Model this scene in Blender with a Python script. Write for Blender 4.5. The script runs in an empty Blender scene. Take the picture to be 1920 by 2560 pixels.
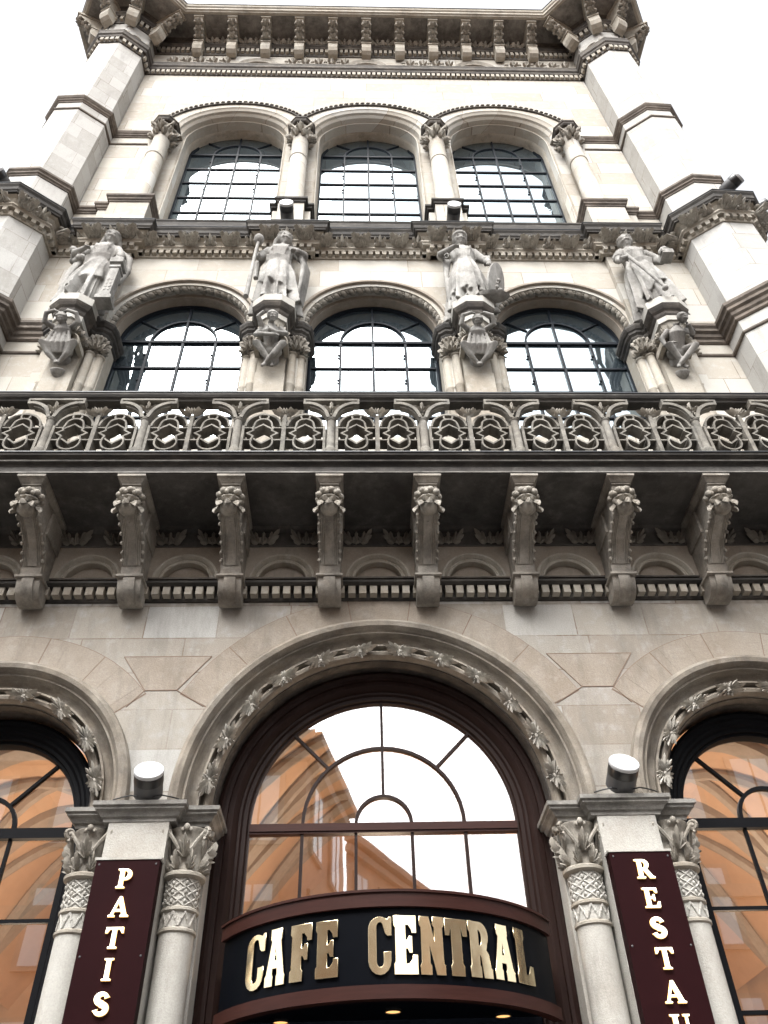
import bpy, bmesh, math, random
from math import pi, sin, cos, radians, sqrt, atan2, hypot
from mathutils import Vector, Matrix
random.seed(7)
S = bpy.context.scene
COL = S.collection
# ------------------------------------------------------------------ camera
F_PX, PITCH, YAW, ROLL = 2020.0, 0.759017698, -0.0437552116, -0.0324986389
cam_d = bpy.data.cameras.new("camera"); cam = bpy.data.objects.new("camera", cam_d); COL.objects.link(cam)
_f = Vector((-sin(YAW)*cos(PITCH), cos(YAW)*cos(PITCH), sin(PITCH)))
_r = Vector((cos(YAW), sin(YAW), 0)); _u = _r.cross(_f)
_r2 = cos(ROLL)*_r + sin(ROLL)*_u; _u2 = -sin(ROLL)*_r + cos(ROLL)*_u
cam.matrix_world = Matrix(((_r2.x, _u2.x, -_f.x, -0.2832), (_r2.y, _u2.y, -_f.y, -9.0), (_r2.z, _u2.z, -_f.z, 1.6), (0, 0, 0, 1)))
cam_d.sensor_fit = 'VERTICAL'; cam_d.sensor_height = 36.0; cam_d.lens = 36.0*F_PX/2560.0
cam_d.clip_end = 500; cam_d.clip_start = 0.1
S.camera = cam
# ------------------------------------------------------------------ light
SUN_EL, SUN_AZ = radians(52), radians(200)      # azimuth: 180 = straight in front of the facade
W = bpy.data.worlds.new("World"); S.world = W; W.use_nodes = True
nt = W.node_tree; nt.nodes.clear()
out = nt.nodes.new('ShaderNodeOutputWorld'); bg = nt.nodes.new('ShaderNodeBackground')
sky = nt.nodes.new('ShaderNodeTexSky'); sky.sky_type = 'NISHITA'; sky.sun_disc = False
sky.sun_elevation = SUN_EL; sky.sun_rotation = SUN_AZ; sky.dust_density = 6; sky.air_density = 1.0; sky.ozone_density = 1.0
hsv = nt.nodes.new('ShaderNodeHueSaturation'); hsv.inputs['Saturation'].default_value = 0.12
nt.links.new(sky.outputs[0], hsv.inputs['Color']); nt.links.new(hsv.outputs[0], bg.inputs[0]); nt.links.new(bg.outputs[0], out.inputs[0])
bg.inputs[1].default_value = 0.15
sd = bpy.data.lights.new("sun", 'SUN'); sd.energy = 0.7; sd.angle = radians(30); sd.color = (1, 0.96, 0.9)
sun = bpy.data.objects.new("sun", sd); COL.objects.link(sun)
_sd = Vector((sin(SUN_AZ)*cos(SUN_EL), cos(SUN_AZ)*cos(SUN_EL), sin(SUN_EL)))
sun.rotation_euler = _sd.to_track_quat('Z', 'Y').to_euler(); sun.location = (0, -20, 40)
S.view_settings.view_transform = 'Standard'; S.view_settings.look = 'None'
S.view_settings.exposure = 1.75; S.view_settings.gamma = 1.0
try: S.view_settings.use_curve_mapping = False
except Exception: pass
S.cycles.max_bounces = 8

# ------------------------------------------------------------------ materials
def mat(name):
    m = bpy.data.materials.new(name); m.use_nodes = True; return m, m.node_tree, m.node_tree.nodes['Principled BSDF']
def N(t, k, **kw):
    n = t.nodes.new(k)
    for a, b in kw.items():
        if hasattr(n, a): setattr(n, a, b)
        else: n.inputs[a].default_value = b
    return n
def ramp(t, src, stops):
    r = t.nodes.new('ShaderNodeValToRGB'); e = r.color_ramp.elements
    while len(e) > 1: e.remove(e[-1])
    e[0].position = stops[0][0]; e[0].color = (*stops[0][1], 1)
    for p, c in stops[1:]:
        x = e.new(p); x.color = (*c, 1)
    t.links.new(src, r.inputs[0]); return r.outputs[0]
def mixc(t, a, b, fac, mode='MIX'):
    m = t.nodes.new('ShaderNodeMix'); m.data_type = 'RGBA'; m.blend_type = mode
    for s, i in ((fac, 0), (a, 6), (b, 7)):
        if isinstance(s, (int, float)): m.inputs[i].default_value = s
        elif isinstance(s, tuple): m.inputs[i].default_value = (*s, 1)
        else: t.links.new(s, m.inputs[i])
    return m.outputs[2]
def stone(name, c_a, c_b, c_c, ashlar=None, soot=0.0, soot_c=(0.05, 0.047, 0.042), streak=(3.0, 3.0, 0.7), bump=0.35, seed=0.0):
    """limestone: three tones in soft patches, grain, optional block joints and soot deposits"""
    m, t, b = mat(name)
    tc = N(t, 'ShaderNodeTexCoord'); geo = N(t, 'ShaderNodeNewGeometry')
    P = geo.outputs['Position']
    off = N(t, 'ShaderNodeVectorMath', operation='ADD'); off.inputs[1].default_value = (seed, seed*1.7, seed*0.3); t.links.new(P, off.inputs[0]); P2 = off.outputs[0]
    n1 = N(t, 'ShaderNodeTexNoise', Scale=0.9, Detail=5.0, Roughness=0.6); t.links.new(P2, n1.inputs[0])
    n2 = N(t, 'ShaderNodeTexNoise', Scale=5.5, Detail=8.0, Roughness=0.68); t.links.new(P2, n2.inputs[0])
    n3 = N(t, 'ShaderNodeTexNoise', Scale=60.0, Detail=3.0, Roughness=0.7); t.links.new(P2, n3.inputs[0])
    col = mixc(t, c_a, c_b, ramp(t, n1.outputs[0], [(0.40, (0, 0, 0)), (0.62, (1, 1, 1))]))
    h = n2.outputs[0]
    if ashlar:
        bw, bh, sd_ = ashlar
        sx = N(t, 'ShaderNodeSeparateXYZ'); t.links.new(geo.outputs['Position'], sx.inputs[0])
        u = N(t, 'ShaderNodeMath', operation='MULTIPLY_ADD'); u.inputs[1].default_value = 0.9
        t.links.new(sx.outputs[1], u.inputs[0]); t.links.new(sx.outputs[0], u.inputs[2])
        u2 = N(t, 'ShaderNodeMath', operation='ADD'); u2.inputs[1].default_value = 30.37 + sd_; t.links.new(u.outputs[0], u2.inputs[0])
        v2 = N(t, 'ShaderNodeMath', operation='ADD'); v2.inputs[1].default_value = 0.11; t.links.new(sx.outputs[2], v2.inputs[0])
        cx = N(t, 'ShaderNodeCombineXYZ'); t.links.new(u2.outputs[0], cx.inputs[0]); t.links.new(v2.outputs[0], cx.inputs[1])
        br = N(t, 'ShaderNodeTexBrick'); t.links.new(cx.outputs[0], br.inputs[0])
        br.offset = 0.42; br.squash = 0.72; br.squash_frequency = 3
        br.inputs['Scale'].default_value = 1.0; br.inputs['Mortar Size'].default_value = 0.009; br.inputs['Mortar Smooth'].default_value = 0.3
        br.inputs['Brick Width'].default_value = bw; br.inputs['Row Height'].default_value = bh
        br.inputs['Color1'].default_value = (0, 0, 0, 1); br.inputs['Color2'].default_value = (1, 1, 1, 1); br.inputs['Mortar'].default_value = (.5, .5, .5, 1)
        tone = ramp(t, br.outputs[0], [(0.0, c_a), (0.35, c_b), (0.62, tuple(min(1, x*1.08) for x in c_a)), (0.86, c_c), (1.0, c_b)])
        col = mixc(t, col, tone, 0.78)
        jn = ramp(t, n1.outputs[0], [(0.42, (0.15, 0.15, 0.15)), (0.6, (0.75, 0.75, 0.75))])
        jm = N(t, 'ShaderNodeMath', operation='MULTIPLY'); t.links.new(br.outputs['Fac'], jm.inputs[0]); t.links.new(jn, jm.inputs[1])
        col = mixc(t, col, (0.12, 0.075, 0.05), jm.outputs[0])
    col = mixc(t, col, c_c, ramp(t, n2.outputs[0], [(0.50, (0, 0, 0)), (0.78, (0.75, 0.75, 0.75))]))
    g = ramp(t, n3.outputs[0], [(0.3, (0.86, 0.86, 0.86)), (0.7, (1.08, 1.08, 1.08))])
    col = mixc(t, col, g, 1.0, 'MULTIPLY')
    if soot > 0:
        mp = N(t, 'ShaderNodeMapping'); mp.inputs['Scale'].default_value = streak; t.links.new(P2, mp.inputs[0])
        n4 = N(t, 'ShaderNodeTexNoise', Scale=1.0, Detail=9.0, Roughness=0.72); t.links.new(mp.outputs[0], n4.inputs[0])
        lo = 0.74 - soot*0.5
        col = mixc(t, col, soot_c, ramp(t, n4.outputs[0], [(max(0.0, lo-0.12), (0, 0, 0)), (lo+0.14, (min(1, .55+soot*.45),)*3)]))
    t.links.new(col, b.inputs['Base Color'])
    b.inputs['Roughness'].default_value = 0.82; b.inputs['Specular IOR Level'].default_value = 0.25
    bp = N(t, 'ShaderNodeBump', Strength=bump, Distance=0.02)
    ad = N(t, 'ShaderNodeMath', operation='ADD'); t.links.new(n2.outputs[0], ad.inputs[0]); t.links.new(n3.outputs[0], ad.inputs[1])
    t.links.new(ad.outputs[0], bp.inputs['Height']); t.links.new(bp.outputs[0], b.inputs['Normal'])
    return m
def plain(name, c, rough=0.5, metal=0.0, spec=0.5, var=0.25, scale=8.0, stretch=(1, 1, 1), emit=0.0, ec=None, coat=0.0):
    m, t, b = mat(name)
    tc = N(t, 'ShaderNodeNewGeometry'); mp = N(t, 'ShaderNodeMapping'); mp.inputs['Scale'].default_value = stretch
    t.links.new(tc.outputs['Position'], mp.inputs[0])
    n = N(t, 'ShaderNodeTexNoise', Scale=scale, Detail=6.0, Roughness=0.65); t.links.new(mp.outputs[0], n.inputs[0])
    col = mixc(t, tuple(x*(1-var) for x in c), tuple(min(1, x*(1+var)) for x in c), n.outputs[0])
    t.links.new(col, b.inputs['Base Color'])
    b.inputs['Roughness'].default_value = rough; b.inputs['Metallic'].default_value = metal; b.inputs['Specular IOR Level'].default_value = spec
    b.inputs['Coat Weight'].default_value = coat
    if emit: b.inputs['Emission Color'].default_value = (*(ec or c), 1); b.inputs['Emission Strength'].default_value = emit
    return m
MAT = {}
MAT['wall'] = stone('ashlar_limestone', (0.300, 0.281, 0.248), (0.232, 0.200, 0.165), (0.365, 0.364, 0.350), ashlar=(1.35, 0.53, 0.0), soot=0.30, soot_c=(0.13, 0.12, 0.105), streak=(2.6, 2.6, .55), bump=0.25)
MAT['turret'] = stone('lit_pale_limestone', (0.375, 0.368, 0.350), (0.325, 0.315, 0.292), (0.42, 0.415, 0.40), ashlar=(0.9, 0.62, 1.2), soot=0.22, bump=0.2, seed=51, soot_c=(0.2, 0.19, 0.17))  # paler than the walls: light on the turret fronts put into the colour
MAT['wallup'] = stone('upper_limestone', (0.380, 0.360, 0.318), (0.315, 0.285, 0.240), (0.425, 0.418, 0.395), ashlar=(1.5, 0.62, 4.2), soot=0.10, bump=0.2, seed=3, soot_c=(0.17, 0.15, 0.125))
MAT['stone'] = stone('dressed_limestone', (0.343, 0.317, 0.271), (0.277, 0.244, 0.198), (0.396, 0.383, 0.350), soot=0.22, seed=5)
MAT['pale'] = stone('pale_limestone', (0.396, 0.386, 0.356), (0.330, 0.310, 0.277), (0.436, 0.429, 0.403), soot=0.10, seed=9)
MAT['vous'] = stone('brown_limestone', (0.275, 0.240, 0.200), (0.225, 0.188, 0.150), (0.325, 0.300, 0.265), soot=0.22, soot_c=(0.11, 0.095, 0.08), seed=11, bump=0.25)
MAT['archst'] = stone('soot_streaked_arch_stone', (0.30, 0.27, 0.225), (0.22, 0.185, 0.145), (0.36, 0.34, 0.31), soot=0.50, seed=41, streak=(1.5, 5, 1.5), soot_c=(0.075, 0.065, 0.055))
MAT['carve'] = stone('carved_limestone', (0.345, 0.322, 0.280), (0.250, 0.225, 0.190), (0.400, 0.383, 0.348), soot=0.34, seed=13, streak=(7, 7, 4))
MAT['soot_shade'] = stone('soot_and_shade_limestone', (0.145, 0.125, 0.102), (0.079, 0.066, 0.056), (0.224, 0.205, 0.178), soot=0.62, seed=17, streak=(2.2, 4, 6), soot_c=(0.035, 0.032, 0.03))  # soot on the mouldings; painted shade on the arch reveals
MAT['brown'] = stone('brown_stained_moulding', (0.17, 0.14, 0.115), (0.10, 0.083, 0.068), (0.24, 0.215, 0.185), soot=0.45, seed=61, streak=(2.2, 4, 8), soot_c=(0.04, 0.034, 0.03))
MAT['crust'] = stone('black_crusted_limestone', (0.085, 0.077, 0.068), (0.050, 0.045, 0.040), (0.14, 0.13, 0.118), soot=0.6, seed=71, streak=(1.6, 4, 7), soot_c=(0.022, 0.021, 0.02))
MAT['corb'] = stone('shade_streaked_corbel_stone', (0.315, 0.292, 0.255), (0.240, 0.212, 0.178), (0.365, 0.35, 0.32), soot=0.42, seed=81, streak=(3, 2.2, 2.2), soot_c=(0.055, 0.05, 0.045))  # dark streaks put extra shade contrast into the corbel colour
MAT['leafst'] = stone('pale_leaf_stone', (0.40, 0.38, 0.34), (0.30, 0.275, 0.24), (0.45, 0.44, 0.41), soot=0.30, seed=91, streak=(6, 6, 6))
MAT['frieze'] = stone('grey_frieze_stone', (0.24, 0.22, 0.19), (0.17, 0.155, 0.135), (0.29, 0.27, 0.24), soot=0.25, seed=18)
MAT['grey'] = stone('weathered_grey_limestone', (0.25, 0.24, 0.22), (0.17, 0.16, 0.145), (0.33, 0.32, 0.30), soot=0.45, seed=37, streak=(3, 3, 5), soot_c=(0.05, 0.048, 0.045))
MAT['soffit'] = stone('shade_dark_limestone', (0.105, 0.099, 0.092), (0.068, 0.063, 0.058), (0.175, 0.167, 0.152), soot=0.45, seed=19, streak=(1.3, 1.3, 1.3), soot_c=(0.028, 0.026, 0.025))  # deep shade under the balcony put into the stone colour
MAT['tracery'] = stone('tracery_limestone', (0.235, 0.222, 0.195), (0.175, 0.158, 0.133), (0.290, 0.282, 0.260), soot=0.48, seed=23, streak=(4, 4, 5))
MAT['statue'] = stone('statue_marble', (0.340, 0.333, 0.313), (0.230, 0.218, 0.202), (0.410, 0.403, 0.386), soot=0.40, seed=29, streak=(3, 3, 1.5))
MAT['black'] = plain('black_frame_paint', (0.004, 0.0043, 0.0055), 0.6, spec=0.07)
MAT['steel'] = plain('dark_window_bar_paint', (0.008, 0.011, 0.016), 0.6, spec=0.12)
MAT['wood'] = plain('mahogany_wood', (0.0155, 0.0078, 0.0064), 0.5, spec=0.12, var=0.5, scale=5, stretch=(6, 6, 0.8))
MAT['woodh'] = plain('mahogany_wood_band', (0.030, 0.0100, 0.0075), 0.45, spec=0.15, var=0.55, scale=4, stretch=(0.8, 0.8, 9))
MAT['sign'] = plain('maroon_sign_paint', (0.0135, 0.0028, 0.0036), 0.6, spec=0.05, var=0.25, scale=3)
MAT['navy'] = plain('black_glass_fascia', (0.0012, 0.0018, 0.0034), 0.4, spec=0.06, var=0.1)
MAT['gold'] = plain('polished_brass', (0.78, 0.66, 0.44), 0.16, metal=1.0, var=0.2, scale=7)
MAT['lit'] = plain('lit_cream_letter', (0.9, 0.85, 0.7), 0.4, emit=1.0, ec=(1.0, 0.86, 0.62), var=0.02)
MAT['halo'] = plain('letter_halo_glow', (0.75, 0.45, 0.15), 0.35, metal=0.6, emit=0.35, ec=(1.0, 0.6, 0.22))  # glow of the backlit letters, built as an emitting rim
MAT['lampw'] = plain('white_lamp_cover', (0.45, 0.455, 0.46), 0.35, var=0.05)
MAT['lampg'] = plain('grey_lamp_housing', (0.07, 0.07, 0.072), 0.45)
MAT['lampd'] = plain('black_lamp_ring', (0.012, 0.012, 0.013), 0.3)
MAT['bulb'] = plain('warm_downlight', (1, 0.7, 0.4), 0.4, emit=0.42, ec=(1.0, 0.50, 0.16), var=0.02)
MAT['peach'] = plain('peach_plaster', (0.62, 0.42, 0.28), 0.8, var=0.3, scale=1.2)
MAT['peachl'] = plain('pale_rib_stone', (0.36, 0.32, 0.28), 0.7, var=0.4)
MAT['mortar'] = plain('reddish_mortar', (0.17, 0.118, 0.088), 0.9, var=0.45, scale=14)
MAT['lead'] = plain('dark_lead_sheet', (0.03, 0.033, 0.038), 0.42, metal=0.3)
MAT['asphalt'] = plain('grey_stone_setts', (0.16, 0.155, 0.15), 0.85, var=0.3)
MAT['opp'] = plain('ochre_render', (0.42, 0.27, 0.185), 0.85, var=0.2, scale=2)
MAT['opptrim'] = plain('brown_cornice_stone', (0.33, 0.25, 0.19), 0.8, var=0.2)
MAT['oppwin'] = plain('pale_blind', (0.62, 0.66, 0.68), 0.3, var=0.1)
_t = MAT['gold'].node_tree; _b = _t.nodes['Principled BSDF']; _g = _t.nodes.new('ShaderNodeNewGeometry'); _n = N(_t, 'ShaderNodeTexNoise', Scale=4.5, Detail=1.5); _t.links.new(_g.outputs['Position'], _n.inputs[0])
_bp = N(_t, 'ShaderNodeBump', Strength=0.14, Distance=0.03); _t.links.new(_n.outputs[0], _bp.inputs['Height']); _t.links.new(_bp.outputs[0], _b.inputs['Normal'])
def glassmat(name, refl, tint, base, transp):
    m = bpy.data.materials.new(name); m.use_nodes = True; t = m.node_tree; t.nodes.clear()
    o = N(t, 'ShaderNodeOutputMaterial'); mx = N(t, 'ShaderNodeMixShader'); mx.inputs[0].default_value = refl
    g = N(t, 'ShaderNodeBsdfGlossy'); g.inputs['Color'].default_value = (*tint, 1); g.inputs['Roughness'].default_value = 0.015
    geo = N(t, 'ShaderNodeNewGeometry'); nz = N(t, 'ShaderNodeTexNoise', Scale=1.6, Detail=1.5); t.links.new(geo.outputs['Position'], nz.inputs[0])
    bp = N(t, 'ShaderNodeBump', Strength=0.025, Distance=0.02); t.links.new(nz.outputs[0], bp.inputs['Height']); t.links.new(bp.outputs[0], g.inputs['Normal'])
    if transp: d = N(t, 'ShaderNodeBsdfTransparent'); d.inputs[0].default_value = (*base, 1)
    else: d = N(t, 'ShaderNodeBsdfDiffuse'); d.inputs[0].default_value = (*base, 1)
    t.links.new(d.outputs[0], mx.inputs[1]); t.links.new(g.outputs[0], mx.inputs[2]); t.links.new(mx.outputs[0], o.inputs[0])
    return m
MAT['glass'] = glassmat('cafe_window_glass', 0.36, (0.96, 0.98, 1.0), (0.80, 0.80, 0.80), True)
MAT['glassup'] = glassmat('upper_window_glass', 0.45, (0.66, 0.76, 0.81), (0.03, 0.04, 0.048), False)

# ------------------------------------------------------------------ mesh tools
class MB:
    def __init__(s): s.v = []; s.f = []
    def add(s, vs, fs, M=None):
        o = len(s.v)
        if M is not None: vs = [M @ Vector(p) for p in vs]
        s.v += [tuple(p) for p in vs]; s.f += [tuple(i+o for i in f) for f in fs]; return s
    def box(s, x0, x1, y0, y1, z0, z1, M=None):
        return s.add([(x0,y0,z0),(x1,y0,z0),(x1,y1,z0),(x0,y1,z0),(x0,y0,z1),(x1,y0,z1),(x1,y1,z1),(x0,y1,z1)],
                     [(0,3,2,1),(4,5,6,7),(0,1,5,4),(1,2,6,5),(2,3,7,6),(3,0,4,7)], M)
    def loft(s, rings, cap=True, closed=True, M=None):
        n = len(rings[0]); vs = [p for r in rings for p in r]; fs = []
        for i in range(len(rings)-1):
            for j in range(n if closed else n-1):
                k = (j+1) % n; fs.append((i*n+j, i*n+k, (i+1)*n+k, (i+1)*n+j))
        if cap: fs.append(tuple(reversed(range(n)))); fs.append(tuple((len(rings)-1)*n+j for j in range(n)))
        return s.add(vs, fs, M)
    def prism_x(s, prof, x0, x1, M=None):      # profile (y,z) extruded along x
        return s.loft([[(x0, y, z) for y, z in prof], [(x1, y, z) for y, z in prof]], M=M)
    def prism_y(s, prof, y0, y1, M=None):      # outline (x,z) extruded along y (convex-ish)
        return s.loft([[(x, y0, z) for x, z in prof], [(x, y1, z) for x, z in prof]], M=M)
    def lathe(s, prof, n=16, M=None, a0=0.0, a1=2*pi):   # (r,z)
        full = abs(a1-a0-2*pi) < 1e-6
        m = n if full else n+1
        rings = [[(r*cos(a0+(a1-a0)*j/n), r*sin(a0+(a1-a0)*j/n), z) for j in range(m)] for r, z in prof]
        return s.loft(rings, cap=full, closed=full, M=M)
    def ball(s, c, r, n=8, m=6, M=None):
        rx, ry, rz = r if isinstance(r, (tuple, list)) else (r, r, r)
        prof = [(max(1e-4, sin(pi*i/m)), -cos(pi*i/m)) for i in range(m+1)]
        rings = [[(c[0]+rx*q*cos(2*pi*j/n), c[1]+ry*q*sin(2*pi*j/n), c[2]+rz*z) for j in range(n)] for q, z in prof]
        return s.loft(rings, M=M)
    def tube(s, pts, rad, n=8, M=None, cap=True):
        pts = [Vector(p) for p in pts]; rs = rad if isinstance(rad, (list, tuple)) else [rad]*len(pts); rings = []
        prev = None
        for i, p in enumerate(pts):
            d = (pts[min(i+1, len(pts)-1)]-pts[max(i-1, 0)]).normalized()
            ref = prev if prev is not None else (Vector((0, 0, 1)) if abs(d.z) < 0.9 else Vector((0, 1, 0)))
            a = d.cross(ref).normalized(); b = a.cross(d).normalized(); prev = b
            rings.append([tuple(p + rs[i]*(cos(2*pi*j/n)*a + sin(2*pi*j/n)*b)) for j in range(n)])
        return s.loft(rings, cap=cap, M=M)
    def strip(s, pts, w, y0, y1, closed=False, M=None):   # band of width w following (x,z) points, depth y0..y1
        n = len(pts); P = [Vector(p) for p in pts]; L = []; R_ = []
        for i in range(n):
            a = P[(i-1) % n] if (closed or i > 0) else P[i]; b = P[(i+1) % n] if (closed or i < n-1) else P[i]
            d1 = (P[i]-a).normalized() if (P[i]-a).length > 1e-9 else None
            d2 = (b-P[i]).normalized() if (b-P[i]).length > 1e-9 else None
            d1 = d1 or d2; d2 = d2 or d1
            nn = Vector((-(d1.y+d2.y), d1.x+d2.x)); nn.normalize()
            k = max(0.45, nn.dot(Vector((-d1.y, d1.x))))
            L.append(P[i]+nn*(w/2/k)); R_.append(P[i]-nn*(w/2/k))
        rings = [[(l.x, y0, l.y), (r.x, y0, r.y), (r.x, y1, r.y), (l.x, y1, l.y)] for l, r in zip(L, R_)]
        if closed: rings.append(rings[0])
        return s.loft(rings, cap=not closed, M=M)
    def run(s, path, prof, closed=False, M=None):   # moulding profile (outward, z) along plan path; outward = right side of travel
        P = [Vector(p) for p in path]; n = len(P); rings = []
        for i in range(n):
            d1 = (P[i]-P[i-1]).normalized() if i > 0 else (P[1]-P[0]).normalized()
            d2 = (P[i+1]-P[i]).normalized() if i < n-1 else d1
            n1 = Vector((d1.y, -d1.x)); n2 = Vector((d2.y, -d2.x)); nn = (n1+n2).normalized(); k = max(0.35, nn.dot(n1))
            rings.append([(P[i].x+nn.x*o/k, P[i].y+nn.y*o/k, z) for o, z in prof])
        return s.loft(rings, cap=True, closed=True, M=M)
    def blocks(s, path, pitch, w, o0, o1, z0, z1):     # toothed strip: teeth joined by a web hidden in the backing
        P = [Vector(p) for p in path]
        for a, b in zip(P, P[1:]):
            L = (b-a).length
            if L < pitch*0.8: continue
            d = (b-a)/L; nr = Vector((d.y, -d.x)); k = max(1, int(L/pitch)); st = L/k; ou = []
            for i in range(k):
                c = a+d*((i+.5)*st); l, r = c-d*w/2, c+d*w/2
                ou += [l+nr*(o0-.012), l+nr*o1, r+nr*o1, r+nr*(o0-.012)]
            inn = [b+nr*(o0-.03), a+nr*(o0-.03)]
            q = ou+inn; s.loft([[(p.x, p.y, z0) for p in q], [(p.x, p.y, z1) for p in q]])
        return s
    def arch(s, prof, cx, cz, bottom=None, n=40, a0=0.0, a1=pi, fold=True):   # profile (r,y) swept round a semicircle and down the jambs
        rings = []
        if bottom is not None and a0 == 0: rings.append([(cx+r, y, bottom) for r, y in prof])
        for i in range(n+1):
            a = a0+(a1-a0)*i/n; rings.append([(cx+r*cos(a), y, cz+r*sin(a)) for r, y in prof])
        if bottom is not None and abs(a1-pi) < 1e-6: rings.append([(cx-r, y, bottom) for r, y in prof])
        return s.loft(rings, cap=True, closed=True)
    def build(s, name, m, parent=None, smooth=False, M=None, auto=None):
        me = bpy.data.meshes.new(name)
        v = s.v if M is None else [tuple(M @ Vector(p)) for p in s.v]
        me.from_pydata(v, [], s.f); me.validate()
        bm = bmesh.new(); bm.from_mesh(me); bmesh.ops.recalc_face_normals(bm, faces=bm.faces[:]); bm.to_mesh(me); bm.free()
        me.materials.append(MAT[m] if isinstance(m, str) else m)
        if smooth or auto:
            me.polygons.foreach_set('use_smooth', [True]*len(me.polygons))
            if auto: me.set_sharp_from_angle(angle=radians(auto))
        o = bpy.data.objects.new(name, me); COL.objects.link(o)
        if parent is not None: o.parent = parent
        return o
def lf_leaf(mb, M, w=1.0, h=1.0, lobes=5, lift=0.12, curl=0.15):
    """carved lobed leaf in the local xz plane growing up +z, face towards -y"""
    for i in range(lobes):
        u = (i/(lobes-1)-0.5)*2 if lobes > 1 else 0
        a = u*1.2; L = h*(1.0-0.34*abs(u)); bz = h*0.08
        dx, dz = sin(a)*w*1.35, cos(a); px, pz = cos(a), -sin(a)*.8
        wd = (0.30 if lobes > 3 else 0.36)*w*(1-0.15*abs(u))
        P = lambda t, k, yy: (dx*L*t*0.62+px*k*wd, -yy, bz+dz*L*t+pz*k*wd)
        c = curl
        vs = [P(0.0, 0, lift*.6), P(.30, -.62, 0), P(.30, .62, 0), P(.34, 0, lift*1.3), P(.56, -.95, c*.35), P(.56, .95, c*.35), P(.62, -.55, c*.3), P(.62, .55, c*.3),
              P(.62, 0, lift*1.5+c*.5), P(.80, -.62, c*.75), P(.80, .62, c*.75), P(.84, 0, lift*.9+c*.95), P(1.0, 0, c*1.0), P(.5, 0, -.05)]
        mb.add(vs, [(0,3,1),(0,2,3),(1,3,8,6,4),(3,2,5,7,8),(6,8,11,9),(8,7,10,11),(9,11,12),(11,10,12),(0,1,13),(2,0,13),(1,4,13),(5,2,13),(4,6,13),(7,5,13),(6,9,13),(10,7,13),(9,12,13),(12,10,13)], M)
def T(x, y, z, s=1.0, rz=0.0, rx=0.0, ry=0.0):
    return Matrix.Translation((x, y, z)) @ Matrix.Rotation(rz, 4, 'Z') @ Matrix.Rotation(ry, 4, 'Y') @ Matrix.Rotation(rx, 4, 'X') @ Matrix.Scale(s, 4)
def tag(o, label=None, cat=None, group=None, kind=None):
    for k, v in (('label', label), ('category', cat), ('group', group), ('kind', kind)):
        if v: o[k] = v
    return o
def empty(name, loc=(0, 0, 0), parent=None):
    o = bpy.data.objects.new(name, None); COL.objects.link(o); o.location = loc; o.empty_display_size = 0.3
    if parent is not None: o.parent = parent
    return o
def inst(src, loc=None, parent=None, M=None):       # copy of an object and its children sharing meshes
    c = src.copy(); COL.objects.link(c); c.parent = parent if parent is not None else src.parent
    if M is not None: c.matrix_local = M
    elif loc is not None: c.location = loc
    for ch in list(src.children):
        d = ch.copy(); COL.objects.link(d); d.parent = c
    return c
def plate(name, outline, holes, y0, y1, m, parent):
    """flat wall slab with holes: outline and holes are (x,z) polygons"""
    cu = bpy.data.curves.new(name, 'CURVE'); cu.dimensions = '2D'; cu.fill_mode = 'BOTH'; cu.extrude = (y1-y0)/2
    for poly in [outline]+holes:
        sp = cu.splines.new('POLY'); sp.points.add(len(poly)-1); sp.use_cyclic_u = True
        for p, (x, z) in zip(sp.points, poly): p.co = (x, z, 0, 1)
    ob = bpy.data.objects.new(name, cu); COL.objects.link(ob)
    dg = bpy.context.evaluated_depsgraph_get(); me = bpy.data.meshes.new_from_object(ob.evaluated_get(dg))
    bpy.data.objects.remove(ob)
    for v in me.vertices: x, z, d = v.co; v.co = (x, (y0+y1)/2 - d, z)
    me.materials.clear(); me.materials.append(MAT[m]); me.name = name
    bm = bmesh.new(); bm.from_mesh(me); bmesh.ops.recalc_face_normals(bm, faces=bm.faces[:]); bm.to_mesh(me); bm.free()
    o = bpy.data.objects.new(name, me); COL.objects.link(o); o.parent = parent; return o
def archpoly(cx, cz, r, bottom, n=36):
    return [(cx+r, bottom)]+[(cx+r*cos(pi*i/n), cz+r*sin(pi*i/n)) for i in range(n+1)]+[(cx-r, bottom)]
def archglass(name, cx, cz, r, bottom, y, m, parent):
    p = archpoly(cx, cz, r, bottom); mb = MB(); mb.add([(x, y, z) for x, z in p], [tuple(range(len(p)))])
    o = mb.build(name, m, parent); return o

# ================================================================== SETTING
g = MB().add([(-60, -60, 0), (60, -60, 0), (60, 60, 0), (-60, 60, 0)], [(0, 1, 2, 3)]).build('street', 'asphalt'); tag(g, kind='structure')
BLD = empty('palace_building')
tag(BLD, 'ornate pale limestone palace facade with round arched windows, a traceried balcony and corner turrets', 'building')
def mir(path): return path + [(-x, y) for x, y in reversed(path)]
PL = mir([(-8.55, 4), (-8.55, -.42), (-8.12, -.92), (-7.48, -.95), (-6.92, -.53), (-6.9, 0)])
PU = mir([(-8.5, 4), (-8.5, -.40), (-8.08, -.87), (-7.46, -.90), (-6.89, -.50), (-6.87, 0)])
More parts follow.
